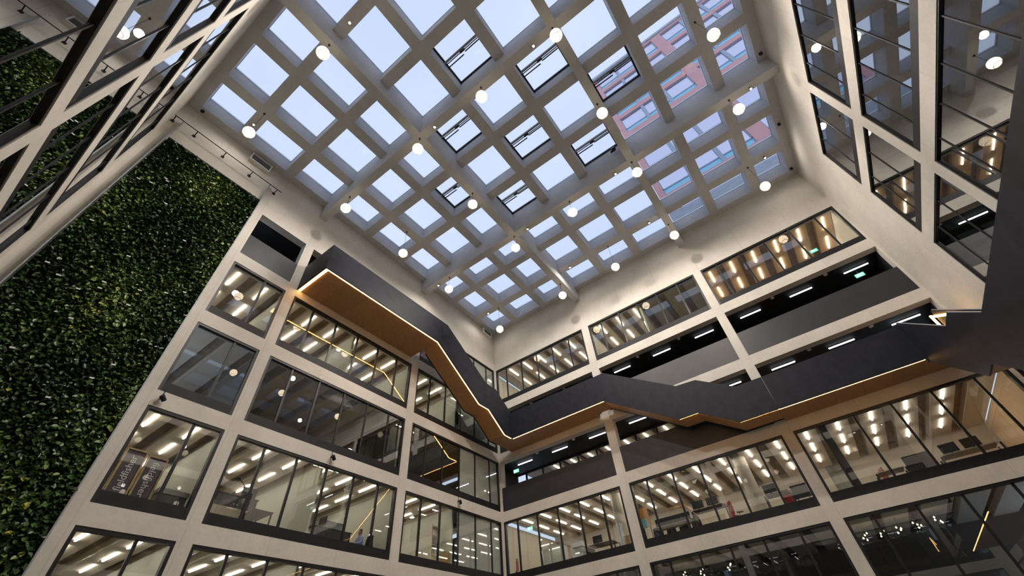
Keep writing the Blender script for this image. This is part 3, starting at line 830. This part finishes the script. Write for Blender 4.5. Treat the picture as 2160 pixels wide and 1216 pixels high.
# ------------------------------------------------------------------ fittings on the walls
rl = tag(empty('safety_rail', (-21.5, -.3, 21.9)), 'thin black safety rail on short brackets above the ivy panel', 'rail')
put('bar', MB().tube((-24.05, -.32, 21.97), (-18.75, -.32, 21.97), .022, 8), M['black'], rl)
for k in range(5):
    x = -23.05 + (-18.98 + 23.05) / 3 * (k - 0) if k < 4 else -24.0
    b = put('bracket', MB().tube((x, -.01, 21.90), (x, -.33, 21.97), .022, 6), M['black'], rl)
    put('plate', MB().box(x - .07, x + .07, -.015, 0, 21.82, 21.98), M['black'], b)
def vent_box(x0, x1, z0, z1, label):
    g = tag(empty('vent_grille', ((x0 + x1) / 2, -.11, z0)), label, 'vent', 'wall vent grilles under the roof')
    f = .05
    put('frame', MB().box(x0, x1, -.22, 0, z0, z0 + f).box(x0, x1, -.22, 0, z1 - f, z1).box(x0, x0 + f, -.22, 0, z0 + f, z1 - f).box(x1 - f, x1, -.22, 0, z0 + f, z1 - f), M['white'], g)
    put('back', MB().box(x0 + f, x1 - f, -.05, -.01, z0 + f, z1 - f), M['grille'], g)
    n = 6
    for i in range(n):
        z = z0 + f + (z1 - z0 - 2 * f) * (i + .5) / n
        put('slat', MB().obox(((x0 + x1) / 2, -.14, z), (1, 0, 0), (0, .8, .6), (0, -.6, .8), (x1 - x0) / 2 - f, .05, .008), M['grille'], g)
vent_box(-20.80, -19.72, 22.93, 23.50, 'white-framed grey vent grille above the ivy panel')
vent_box(-1.45, -.45, 22.98, 23.50, 'grey vent grille high in the inner corner')
for x, nm in ((-18.70, 'beside the planting'), (-12.04, 'above the middle bay'), (-3.95, 'near the inner corner')):
    s = tag(empty('facade_spotlight', (x, -.1, 9.62)), f'small black spotlight on the concrete band {nm}', 'spotlight', 'spotlights on the planted facade')
    put('housing', MB().tube((x - .05, -.20, 9.72), (x + .10, -.12, 9.62), .075, 10), M['black'], s)
    put('bracket', MB().box(x - .03, x + .03, -.16, 0, 9.70, 9.76), M['black'], s)
    put('cable', MB().tube((x, -.02, 9.74), (x + .02, -.02, 10.05), .012, 5), M['black'], s)
    ld = bpy.data.lights.new('facade_spot_beam', 'SPOT'); ld.energy = 900; ld.color = (1.0, .84, .68)
    ld.spot_size = math.radians(84); ld.spot_blend = 1.0; ld.shadow_soft_size = .06
    lo = bpy.data.objects.new('spot_beam', ld); COL.objects.link(lo); setparent(lo, s, (x + .05, -.30, 9.62))
    lo.rotation_euler = (Vector((-10, -14, -4)) - Vector((x, -.3, 9.6))).to_track_quat('-Z', 'Y').to_euler()
for (x, y), nm in (((-23.5, -.25), 'in the ivy corner'), ((-.6, -23.7), 'in the far right corner'), ((-8.6, -23.75), 'at the right wall girder'), ((-4.1, -23.7), 'beside the right wall')):
    d = tag(empty('dome_camera', (x, y, HS - .2)), f'small black dome camera under the roof {nm}', 'camera', 'dome cameras under the roof')
    put('base', MB().lathe((x, y, HS - .06), [(.001, 0), (.09, 0), (.09, .06), (.001, .06)], 14), M['dark'], d)
    put('dome', MB().lathe((x, y, HS - .06), [(.08 * math.cos(t), -.08 * math.sin(t)) for t in np.linspace(0, 1.55, 6)], 14), M['black'], d, smooth=True)
for (x, y, z), nm in (((-15.7, -15.8, 24.0), 'beside the centre crossing'), ((-8.4, -15.6, 24.0), 'beside the right centre crossing')):
    d = tag(empty('smoke_detector', (x, y, z)), f'small black detector on a beam side {nm}', 'detector', 'detectors on the beam sides')
    put('body', MB().box(x - .12, x + .06, y - .12, y + .12, z - .08, z + .08), M['dark'], d)
    put('lug', MB().box(x - .06, x + .06, y - .06, y + .22, z - .15, z - .08), M['dark'], d)
def exit_sign(p, along, label, top=None):
    """running figure and arrow on a small lit box hung from the ceiling; along: 'x' or 'y' is its long side"""
    s = tag(empty('exit_sign', p), label, 'exit sign', 'lit exit signs')
    hx, hy = (.20, .025) if along == 'x' else (.025, .20)
    put('box', MB().box(p[0]-hx, p[0]+hx, p[1]-hy, p[1]+hy, p[2], p[2]+.2), M['exit'], s)
    # white door and figure on both faces
    for sd in (-1, 1):
        mb = MB()
        def q(a0, a1, z0, z1):
            d0, d1 = sd * .026, sd * .030
            if along == 'x': mb.box(p[0]+a0, p[0]+a1, p[1]+d0, p[1]+d1, p[2]+z0, p[2]+z1)
            else: mb.box(p[0]+d0, p[0]+d1, p[1]+a0, p[1]+a1, p[2]+z0, p[2]+z1)
        q(.04, .13, .03, .17)
        put('door_mark', mb, M['exitw'], s); mb = MB()
        q(-.05, -.01, .06, .13); q(-.035, -.015, .14, .17); q(-.08, -.02, .03, .06); q(-.01, .02, .10, .12)
        put('figure_mark', mb, M['exitw'], s); mb = MB()
        q(-.16, -.09, .09, .11)
        put('arrow_mark', mb, M['exitw'], s)
    put('stem', MB().tube((p[0], p[1], p[2]+.2), (p[0], p[1], top or p[2]+.42), .012, 6), M['dark'], s)
exit_sign((1.3, -22.9, 16.05), 'y', 'green lit exit sign on the upper balcony beside the right wall', 16.53)
exit_sign((1.3, -22.6, 12.50), 'y', 'green lit exit sign on the lower balcony beside the right wall', 12.99)
exit_sign((1.0, -.6, 12.45), 'y', 'green lit exit sign on the lower balcony at the inner corner', 12.99)
exit_sign((1.5, -.92, 9.05), 'y', 'green lit exit sign in the office at the inner corner', 9.78)
exit_sign((2.6, -22.4, 19.6), 'y', 'green lit exit sign in the warm top-storey office', 20.42)
exit_sign((-2.6, -24.75, 9.0), 'x', 'green lit exit sign behind the right wall window under the stair', 9.78)

# ------------------------------------------------------------------ office contents, fourth storey down
FZ = ZB[3] - .03
def office_chair(x, y, rot, label, back='chair', seat='chair', group='office chairs', fz=FZ):
    c = tag(empty('office_chair', (x, y, fz)), label, 'chair', group)
    R_ = Matrix.Rotation(rot, 3, 'Z')
    def T(v): return tuple(R_ @ Vector(v) + Vector((x, y, fz)))
    for k in range(5):
        a = 2 * math.pi * k / 5
        leg = put('leg', MB().tube(T((0, 0, .10)), T((.30 * math.cos(a), .30 * math.sin(a), .07)), .022, 6), M['dark'], c)
        put('caster', MB().lathe(T((.30 * math.cos(a), .30 * math.sin(a), 0)), [(.001, 0), (.028, .005), (.03, .03), (.001, .06)], 8), M['black'], leg)
    put('gas_lift', MB().tube(T((0, 0, .10)), T((0, 0, .45)), .03, 8), M['dark'], c)
    ax, ay = R_ @ Vector((1, 0, 0)), R_ @ Vector((0, 1, 0))
    put('seat', MB().obox(T((0, 0, .49)), ax, ay, (0, 0, 1), .24, .25, .045), M[seat], c)
    mb = MB(); n = 6
    for i in range(n):
        z0, z1 = .58 + .62 * i / n, .58 + .62 * (i + 1) / n
        o0 = .25 - .05 * math.sin(math.pi * i / n); wd = .24 * (1 - .35 * (i / n) ** 3)
        mb.obox(T((0, o0 + .02, (z0 + z1) / 2)), ax, ay, (0, 0, 1), wd, .025, (z1 - z0) / 2)
    put('backrest', mb, M[back], c)
    for s in (-1, 1):
        put('armrest', MB().obox(T((.28 * s, .0, .68)), ax, ay, (0, 0, 1), .03, .14, .018).tube(T((.28 * s, .05, .50)), T((.28 * s, .05, .67)), .014, 6), M['dark'], c)
    return c
def desk(x0, x1, y0, y1, label, h=.74, top='desktop', modesty=True, group='office desks', fz=FZ):
    d = tag(empty('office_desk', ((x0 + x1) / 2, (y0 + y1) / 2, fz)), label, 'desk', group)
    put('desk_top', MB().box(x0, x1, y0, y1, fz + h - .03, fz + h), M[top], d)
    for x in (x0 + .06, x1 - .06):
        for y in (y0 + .06, y1 - .06):
            put('leg', MB().box(x - .025, x + .025, y - .025, y + .025, fz, fz + h - .03), M['dark'], d)
    if modesty:
        lx = (x1 - x0) > (y1 - y0)
        if lx: put('modesty_panel', MB().box(x0 + .1, x1 - .1, y0 + .02, y0 + .04, fz + h - .42, fz + h - .04), M['desk'], d)
        else: put('modesty_panel', MB().box(x0 + .02, x0 + .04, y0 + .1, y1 - .1, fz + h - .42, fz + h - .04), M['desk'], d)
    return d
def monitor(x, y, z, face, label, wd=.54):
    """face: unit axis the screen is parallel to, 'x' or 'y'"""
    m = tag(empty('monitor', (x, y, z)), label, 'monitor', 'computer monitors')
    hx, hy = (wd / 2, .02) if face == 'x' else (.02, wd / 2)
    s = put('screen', MB().box(x - hx, x + hx, y - hy, y + hy, z + .12, z + .46), M['dark'], m)
    put('stand', MB().box(x - .025, x + .025, y - .025, y + .025, z + .01, z + .14), M['dark'], m)
    put('foot', MB().box(x - .11, x + .11, y - .11, y + .11, z, z + .012), M['dark'], m)
    return m
# planted-facade offices (behind y = 0.43)
def crate(x0, x1, z0, z1, y, up, label):
    c = tag(empty('board_crate', ((x0 + x1) / 2, y, z0)), label, 'crate', 'pine crates with aubergine boards')
    f = .05
    put('board', MB().box(x0 + f, x1 - f, y + .01, y + .03, z0 + f, z1 - f), M['purple'], c)
    for q in ((x0, x0 + f, z0, z1), (x1 - f, x1, z0, z1), (x0 + f, x1 - f, z0, z0 + f), (x0 + f, x1 - f, z1 - f, z1)):
        put('batten', MB().box(q[0], q[1], y - .03, y + .05, q[2], q[3]), M['pinefr'], c)
    cu = bpy.data.curves.new('lettering', 'FONT'); cu.body = 'fieldfisher'; cu.size = .27; cu.extrude = .002
    cu.align_x = 'CENTER'; cu.align_y = 'CENTER'
    tmp = bpy.data.objects.new('lettering_tmp', cu); COL.objects.link(tmp)
    dg = bpy.context.evaluated_depsgraph_get(); dg.update()
    me = bpy.data.meshes.new_from_object(tmp.evaluated_get(dg))
    bpy.data.objects.remove(tmp)
    me.materials.clear(); me.materials.append(M['letter'])
    t = bpy.data.objects.new('lettering', me); COL.objects.link(t)
    loc = ((x0 + x1) / 2, y + .004, (z0 + z1) / 2)
    setparent(t, c, loc)
    # text plane faces -y (towards the atrium)
    base = Matrix(((1, 0, 0), (0, 0, -1), (0, 1, 0)))
    t.rotation_euler = (base @ Matrix.Rotation(math.radians(90 if up else -90), 3, 'Z')).to_euler()
    return c
plinth = tag(empty('low_shelf', (-18.05, .8, FZ)), 'low dark shelf carrying the two pine crates', 'shelf')
put('board', MB().box(-18.75, -17.35, .55, 1.05, FZ + .38, FZ + .42), M['desk'], plinth)
for x in (-18.7, -17.4): put('side', MB().box(x - .02, x + .02, .57, 1.03, FZ, FZ + .38), M['desk'], plinth)
crate(-18.67, -18.07, FZ + .42, 8.27, .62, True, 'pine-edged aubergine board lettered upward, nearer the planting')
crate(-18.03, -17.45, FZ + .42, 8.20, .62, False, 'pine-edged aubergine board lettered downward, beside the mullion')
sb = tag(empty('sideboard', (-16.9, .9, FZ)), 'dark low sideboard with a pale top right of the lettered boards', 'sideboard')
put('body', MB().box(-17.3, -16.42, .7, 1.1, FZ, FZ + .85), M['desk'], sb)
put('top', MB().box(-17.32, -16.40, .66, 1.12, FZ + .85, FZ + 1.0), M['desktop'], sb)
for x in (-17.08, -16.86, -16.64): put('door', MB().box(x - .10, x + .10, .685, .70, FZ + .05, FZ + .80), M['black'], sb)
office_chair(-16.75, 1.75, 2.7, 'black mesh office chair behind the sideboard, beside the pale partition', fz=FZ)
office_chair(-17.55, 2.2, 2.2, 'black mesh office chair behind the sideboard, nearer the lettered boards', fz=FZ)
desk(-15.55, -13.95, 1.0, 1.8, 'dark raised desk under the thin desk lamp, middle bay', h=1.42, top='desk')
monitor(-14.25, 1.35, FZ + 1.42, 'x', 'black monitor on the raised desk beside the thin lamp')
lp = tag(empty('desk_lamp', (-14.95, 1.2, FZ + 1.42)), 'thin black angle-arm desk lamp on the raised desk', 'lamp')
put('base', MB().lathe((-14.95, 1.2, FZ + 1.42), [(.001, 0), (.09, 0), (.09, .02), (.001, .02)], 14), M['black'], lp)
put('arm', MB().tube((-14.95, 1.2, FZ + 1.44), (-14.60, 1.1, FZ + 1.80), .012, 6).tube((-14.60, 1.1, FZ + 1.80), (-14.98, 1.0, FZ + 2.02), .012, 6), M['black'], lp)
put('lamp_head', MB().lathe((-14.98, 1.0, FZ + 1.97), [(.001, .06), (.03, .06), (.08, 0), (.001, 0)], 12), M['black'], lp)
desk(-13.9, -13.15, 1.2, 2.4, 'brown desk return against the pale partition, middle bay', h=1.2, top='desk')
bg_ = tag(empty('red_bag', (-14.75, 1.5, FZ + 1.42)), 'small crumpled red bag on the raised desk', 'bag')
mb = MB().lathe((-14.75, 1.5, FZ + 1.42), [(.001, 0), (.10, .0), (.13, .06), (.09, .12), (.03, .15), (.001, .15)], 9)
put('body', mb, M['red'], bg_); put('handle', MB().tube((-14.80, 1.5, FZ + 1.55), (-14.75, 1.5, FZ + 1.64), .01, 5).tube((-14.75, 1.5, FZ + 1.64), (-14.70, 1.5, FZ + 1.55), .01, 5), M['red'], bg_)
office_chair(-14.9, 2.45, 1.2, 'orange-seated office chair under the raised desk', back='orange', seat='orange')
desk(-11.5, -9.6, 1.0, 1.75, 'long dark desk behind the second glass pane right of the green partition', h=1.05, top='desk')
monitor(-10.9, 1.35, FZ + 1.05, 'y', 'upright black monitor on the long dark desk', .5)
scr = tag(empty('desk_screen', (-10.1, 1.7, FZ + 1.05)), 'grey fabric screen on the long dark desk', 'desk screen')
put('fabric', MB().box(-10.7, -9.62, 1.69, 1.73, FZ + 1.05, FZ + 1.55), M['grille'], scr)
for x in (-10.5, -9.75): put('clamp', MB().box(x - .03, x + .03, 1.67, 1.75, FZ + 1.05, FZ + 1.10), M['dark'], scr)
office_chair(-8.62, 1.30, -1.57, 'high black chair holding the person in blue', fz=FZ)

# clusters of small bulbs hanging in the unlit lowest offices
for k, (y, z) in enumerate(((-16.75, 5.40), (-17.35, 5.42), (-17.95, 5.40), (-18.6, 5.42), (-19.3, 5.44), (-9.0, 5.38), (-9.8, 5.36), (-11.1, 5.36))):
    bay = 'last bay' if k < 5 else 'middle bay'
    n_ = k if k < 5 else k - 5
    c = tag(empty('bulb_cluster', (2.5, y, z)), f'small hanging cluster of warm bulbs, {ORD[n_]} in the dark {bay}, lowest storey', 'pendant lamp', 'bulb clusters in the dark offices')
    put('ceiling_plate', MB().lathe((2.5, y, 6.2), [(.001, 0), (.12, 0), (.12, .02), (.001, .02)], 12), M['dark'], c)
    for q in range(4):
        a = q * 1.57 + k
        bx_, by_, bz_ = 2.5 + .10 * math.cos(a), y + .10 * math.sin(a), z + .07 * q
        cb_ = put('cord', MB().tube((bx_, by_, bz_ + .06), (bx_, by_, 6.2), .004, 5), M['dark'], c)
        put('bulb', MB().lathe((bx_, by_, bz_), [(.001, 0), (.028, .02), (.03, .04), (.012, .07), (.001, .08)], 10), M['bulbglow'], cb_, smooth=True)

# person at the desk: one continuous body, sitting, facing along the desk
def person(x, y, z, label):
    p = tag(empty('person', (x, y, z)), label, 'person')
    J = {'pel': (0, 0, .55, .13, .16), 'waist': (-.02, 0, .72, .11, .15), 'chest': (-.06, 0, .95, .12, .17), 'neck': (-.07, 0, 1.10, .055, .055), 'skull': (-.09, 0, 1.20, .075, .07), 'crown': (-.09, 0, 1.30, .085, .075), 'top': (-.085, 0, 1.37, .05, .045)}
    names = list(J); ed = [(0, 1), (1, 2), (2, 3), (3, 4), (4, 5), (5, 6)]
    pts = [J[k] for k in names]
    for s in (-1, 1):
        n = len(pts)
        pts += [(-.06, .18 * s, 1.03, .055, .055), (-.16, .23 * s, .80, .045, .045), (-.38, .17 * s, .74, .036, .036), (-.46, .15 * s, .75, .035, .02),
                (-.05, .10 * s, .52, .085, .085), (-.45, .12 * s, .50, .065, .065), (-.47, .12 * s, .10, .045, .045), (-.58, .12 * s, .05, .035, .03)]
        ed += [(2, n), (n, n+1), (n+1, n+2), (n+2, n+3), (0, n+4), (n+4, n+5), (n+5, n+6), (n+6, n+7)]
        f0 = len(pts)
        for q in range(5):
            a = (q - 2) * .016
            ln = (.055, .075, .082, .075, .055)[q] if q != 0 else .05
            yy = .15 * s + (a if q else -.035 * s)
            pts += [(-.49 if q else -.46, yy, .75, .009, .009), (-.49 - ln, yy, .735, .008, .008)]
            ed += [(n + 3, f0 + 2*q), (f0 + 2*q, f0 + 2*q + 1)]
    me = bpy.data.meshes.new('body'); me.from_pydata([q[:3] for q in pts], ed, [])
    ob = bpy.data.objects.new('body', me); COL.objects.link(ob); setparent(ob, p, (x, y, z))
    sk = ob.modifiers.new('skin', 'SKIN'); sk.use_smooth_shade = True
    for i, q in enumerate(pts): me.skin_vertices[0].data[i].radius = (q[3], q[4])
    me.skin_vertices[0].data[0].use_root = True
    ob.modifiers.new('sub', 'SUBSURF').levels = 1
    ob.modifiers['sub'].render_levels = 2
    me.materials.append(M['shirt'])
    # head front and hands are skin: a face mask mesh with nose, eyes, mouth, ears
    hx, hy, hz = x - .10, y, z + 1.24
    face = MB()
    prof_ = [(.001, -.12), (.045, -.11), (.072, -.05), (.080, .02), (.076, .08), (.05, .125), (.001, .14)]
    face.lathe((hx, hy, hz), prof_, 16)
    face.obox((hx - .085, hy, hz + .0), (1, 0, 0), (0, 1, 0), (0, 0, 1), .018, .013, .025)
    for s in (-1, 1): face.obox((hx + .005, hy + .083 * s, hz + .01), (1, 0, 0), (0, 1, 0), (0, 0, 1), .018, .008, .03)
    put('face', face, M['skin'], p, smooth=True)
    eyes = MB()
    for s in (-1, 1): eyes.obox((hx - .073, hy + .032 * s, hz + .03), (1, 0, 0), (0, 1, 0), (0, 0, 1), .006, .012, .006)
    eyes.obox((hx - .070, hy, hz - .055), (1, 0, 0), (0, 1, 0), (0, 0, 1), .006, .022, .005)
    put('eyes_and_mouth', eyes, M['hair'], p)
    put('hair', MB().lathe((hx + .012, hy, hz + .02), [(.001, .135), (.06, .12), (.086, .07), (.088, 0), (.078, -.07), (.05, -.09), (.001, -.08)], 14), M['hair'], p, smooth=True)
    return p
person(-8.86, 1.30, FZ, 'person in a blue top with brown hair sitting at a desk')
# inner-corner bay of the planted facade
tl = tag(empty('task_pendant', (-5.78, 1.5, 8.90)), 'small white pendant lamp hanging in the inner-corner office', 'pendant lamp')
put('shade', MB().lathe((-5.78, 1.5, 8.92), [(.02, .20), (.04, .20), (.05, .10), (.14, .0), (.13, 0), (.04, .09)], 16), M['white'], tl)
put('bulb', MB().lathe((-5.78, 1.5, 8.90), [(.001, 0), (.07, .01), (.07, .04), (.001, .06)], 12), M['spotlens'], tl)
put('cord', MB().tube((-5.78, 1.5, 9.12), (-5.78, 1.5, 9.78), .01, 6), M['dark'], tl)
bs = tag(empty('bookshelf', (-4.6, 1.1, FZ)), 'tall narrow bookshelf in the inner-corner office', 'bookshelf')
for x in (-4.86, -4.36): put('side', MB().box(x - .02, x + .02, .9, 1.25, FZ, 8.66), M['offwall'], bs)
for k in range(6): put('shelf', MB().box(-4.82, -4.40, .9, 1.25, FZ + .05 + .42 * k, FZ + .08 + .42 * k), M['offwall'], bs)
cb = ['dark brown', 'cream', 'black', 'pale grey', 'red', 'tan', 'dark green', 'white']
cm = {'dark brown': (.08, .04, .02), 'cream': (.6, .55, .42), 'black': (.02, .02, .02), 'pale grey': (.45, .45, .45), 'red': (.35, .05, .04), 'tan': (.42, .28, .15), 'dark green': (.03, .08, .05), 'white': (.7, .7, .68)}
for k, nm in enumerate(('third', 'fourth')):
    x = -4.80
    for i in range(7):
        w_ = rng.uniform(.04, .06); h_ = rng.uniform(.24, .33); c_ = cb[(i * 3 + k * 2) % 8]
        mname = 'book_' + c_.replace(' ', '_')
        if mname not in M: M[mname] = mat(mname, cm[c_], .6)
        o = tag(empty('book', (x + w_ / 2, 1.05, FZ + .082 + .42 * (k + 2))), f'{c_} book, {ORD[i]} from the left on the {nm} shelf up of the bookshelf', 'book', 'books on the narrow bookshelf')
        z_ = FZ + .082 + .42 * (k + 2)
        put('cover', MB().box(x, x + w_, .95, .96, z_, z_ + h_).box(x, x + .006, .95, 1.14, z_, z_ + h_).box(x + w_ - .006, x + w_, .95, 1.14, z_, z_ + h_), M[mname], o)
        put('pages', MB().box(x + .006, x + w_ - .006, .96, 1.13, z_ + .005, z_ + h_ - .01), M['white'], o)
        x += w_ + .003
def carton(x0, x1, y0, y1, z0, z1, label):
    b = tag(empty('cardboard_box', ((x0 + x1) / 2, (y0 + y1) / 2, z0)), label, 'box', 'cardboard boxes')
    put('box_body', MB().box(x0, x1, y0, y1, z0, z1), M['card'], b)
    put('flap', MB().box(x0, x1, y0, (y0 + y1) / 2 - .005, z1, z1 + .006), M['card'], b)
    put('flap', MB().box(x0, x1, (y0 + y1) / 2 + .005, y1, z1, z1 + .006), M['card'], b)
    put('tape', MB().box(x0, x1, (y0 + y1) / 2 - .03, (y0 + y1) / 2 + .03, z1 + .006, z1 + .008), M['pinefr'], b)
    return b
tb = desk(-4.32, -3.92, .46, .88, 'small side table under the cardboard box in the inner-corner office', h=.5, modesty=False)
carton(-4.30, -3.94, .48, .86, FZ + .50, FZ + 1.02, 'brown cardboard box standing in the inner-corner office window')
# balcony-facade offices (behind x = 0.43)
cab = tag(empty('storage_cabinet', (.9, -2.78, FZ)), 'long low white cabinet behind the inner-corner bay windows', 'cabinet')
put('body', MB().box(.75, 1.2, -2.12, -3.44, FZ, FZ + 1.3), M['white'], cab)
for k in range(3): put('door', MB().box(.735, .75, -2.14 - .43 * k, -2.54 - .43 * k, FZ + .05, FZ + 1.27), M['plast'], cab)
cp = tag(empty('copier', (1.0, -4.3, FZ)), 'pale grey office copier beside the white cabinet', 'copier')
put('body', MB().box(.75, 1.3, -3.95, -4.6, FZ + .05, FZ + .95), M['plast'], cp)
put('scanner', MB().box(.72, 1.3, -3.98, -4.62, FZ + 1.0, FZ + 1.22), M['white'], cp)
put('lid', MB().box(.74, 1.28, -4.0, -4.6, FZ + 1.22, FZ + 1.30), M['plast'], cp)
put('neck', MB().box(1.1, 1.28, -4.0, -4.6, FZ + .95, FZ + 1.0), M['dark'], cp)
put('tray', MB().box(.85, 1.25, -3.70, -3.95, FZ + .62, FZ + .66), M['plast'], cp)
for k in range(3): put('drawer', MB().box(.738, .75, -3.98, -4.57, FZ + .1 + .2 * k, FZ + .27 + .2 * k), M['white'], cp)
for y in (-4.0, -4.55):
    for x in (.8, 1.25): put('caster', MB().box(x - .03, x + .03, y - .03, y + .03, FZ, FZ + .05), M['dark'], cp)
fe = tag(empty('fire_extinguisher', (.75, -.35, FZ + .5)), 'red fire extinguisher on the wall at the inner corner', 'fire extinguisher')
put('cylinder', MB().lathe((.75, -.35, FZ + .60), [(.001, 0), (.07, .0), (.075, .03), (.075, .42), (.05, .50), (.02, .53), (.001, .53)], 14), M['red'], fe, smooth=True)
put('valve', MB().box(.70, .80, -.37, -.33, FZ + 1.13, FZ + 1.20), M['dark'], fe)
put('hose', MB().tube((.70, -.35, FZ + 1.16), (.64, -.35, FZ + .85), .012, 6), M['black'], fe)
put('bracket', MB().box(.68, .83, -.28, -.26, FZ, FZ + .62), M['dark'], fe)
for (x, y, r_, nm) in ((1.35, -6.85, .33, 'in the first bay'), (1.6, -13.55, .30, 'in the middle bay')):
    c = put('column_office', MB().tube((x, y, FZ), (x, y, ZT[3] + .36), r_, 24), M['offwall'], smooth=False)
    tag(c, f'round pale concrete column {nm} of the balcony facade, fourth storey down', 'column', kind='structure')
c = put('column_office', MB().box(.95, 1.25, -17.35, -17.62, FZ, ZT[3] + .36), M['dark']); tag(c, 'slim dark green-grey column behind the last bay, fourth storey down', 'column', kind='structure')
carton(.55, .95, -7.05, -7.55, FZ + .45, FZ + .88, 'brown cardboard box beside the round column of the first bay')
desk(.52, 1.0, -7.0, -7.62, 'small stand under the box beside the round column', h=.45, modesty=False)
desk(.9, 1.7, -4.9, -6.3, 'dark meeting desk beside the copier', h=.95, top='desk')
monitor(1.3, -5.3, FZ + .95, 'y', 'black monitor on the dark desk beside the copier')
desk(.8, 1.6, -8.65, -10.5, 'long grey bench desk at the start of the middle bay', h=.95)
for k in range(4):
    monitor(1.35, -8.85 - .45 * k, FZ + .95, 'y', f'black monitor, {ORD[k]} along the grey bench desk of the middle bay', .44)
for k in range(4):
    office_chair(2.05, -8.5 - .66 * k, 1.57, f'black office chair, {ORD[k]} along the grey bench desk of the middle bay')
desk(.75, 1.5, -10.75, -12.2, 'raised dark desk with a screen, centre of the middle bay', h=1.22, top='desk')
monitor(1.1, -11.0, FZ + 1.22, 'y', 'black monitor on the raised dark desk, centre of the middle bay')
monitor(1.1, -11.7, FZ + 1.22, 'y', 'second black monitor on the raised dark desk, centre of the middle bay')
office_chair(.95, -12.62, .6, 'red office chair beside the raised dark desk', back='red', seat='red')
desk(.75, 1.45, -14.05, -15.0, 'raised dark desk beyond the round column of the middle bay', h=1.08, top='desk')
office_chair(1.95, -14.75, 1.9, 'red-backed office chair beyond the round column', back='red', seat='white')
monitor(1.1, -14.3, FZ + 1.08, 'y', 'black monitor on the raised desk beyond the round column')
sc = tag(empty('display_board', (.75, -15.4, FZ)), 'dark display board on a stand at the end of the middle bay', 'display board')
put('board', MB().box(.72, .78, -15.1, -15.75, FZ + .62, FZ + 1.15), M['dark'], sc)
for y in (-15.2, -15.65): put('leg', MB().box(.73, .77, y - .02, y + .02, FZ, FZ + .62), M['dark'], sc)
po = tag(empty('pinboard', (1.0, -8.15, FZ)), 'orange and blue-grey pinboard at the start of the middle bay', 'pinboard')
put('panel', MB().box(.98, 1.02, -8.05, -8.5, FZ + 1.1, FZ + 2.0), M['orange'], po)
put('panel', MB().box(.96, .98, -8.1, -8.4, FZ + 1.1, FZ + 1.5), M['bluepane'], po)
for y in (-8.1, -8.45): put('leg', MB().box(.98, 1.02, y - .015, y + .015, FZ, FZ + 1.1), M['dark'], po)
cb2 = tag(empty('storage_cabinet', (1.15, -17.1, FZ)), 'grey cabinet against the pale wall of the last bay', 'cabinet')
put('body', MB().box(1.0, 1.4, -16.75, -17.3, FZ, FZ + 1.58), M['grille'], cb2)
for k in range(2): put('door', MB().box(.985, 1.0, -16.77 - .27 * k, -17.02 - .27 * k, FZ + .05, FZ + 1.53), M['plast'], cb2)
dk = desk(.65, 1.35, -18.3, -19.2, 'grey desk with a red chair in the last bay', h=.8)
office_chair(1.9, -18.78, .3, 'red office chair at the grey desk of the last bay', back='red', seat='red')
sbb = tag(empty('sofa_back', (.8, -19.8, FZ)), 'large black upholstered seat block in the last bay', 'seat')
put('back', MB().box(.6, .78, -19.3, -20.15, FZ, FZ + 1.08), M['chair'], sbb)
put('seat', MB().box(.78, 1.4, -19.3, -20.15, FZ, FZ + .45), M['chair'], sbb)
desk(.7, 1.4, -20.5, -22.2, 'pale long desk behind the warm light reflection of the last bay', h=.82)
monitor(1.1, -20.9, FZ + .82, 'y', 'black monitor on the pale long desk of the last bay')
monitor(1.1, -21.6, FZ + .82, 'y', 'second black monitor on the pale long desk of the last bay')
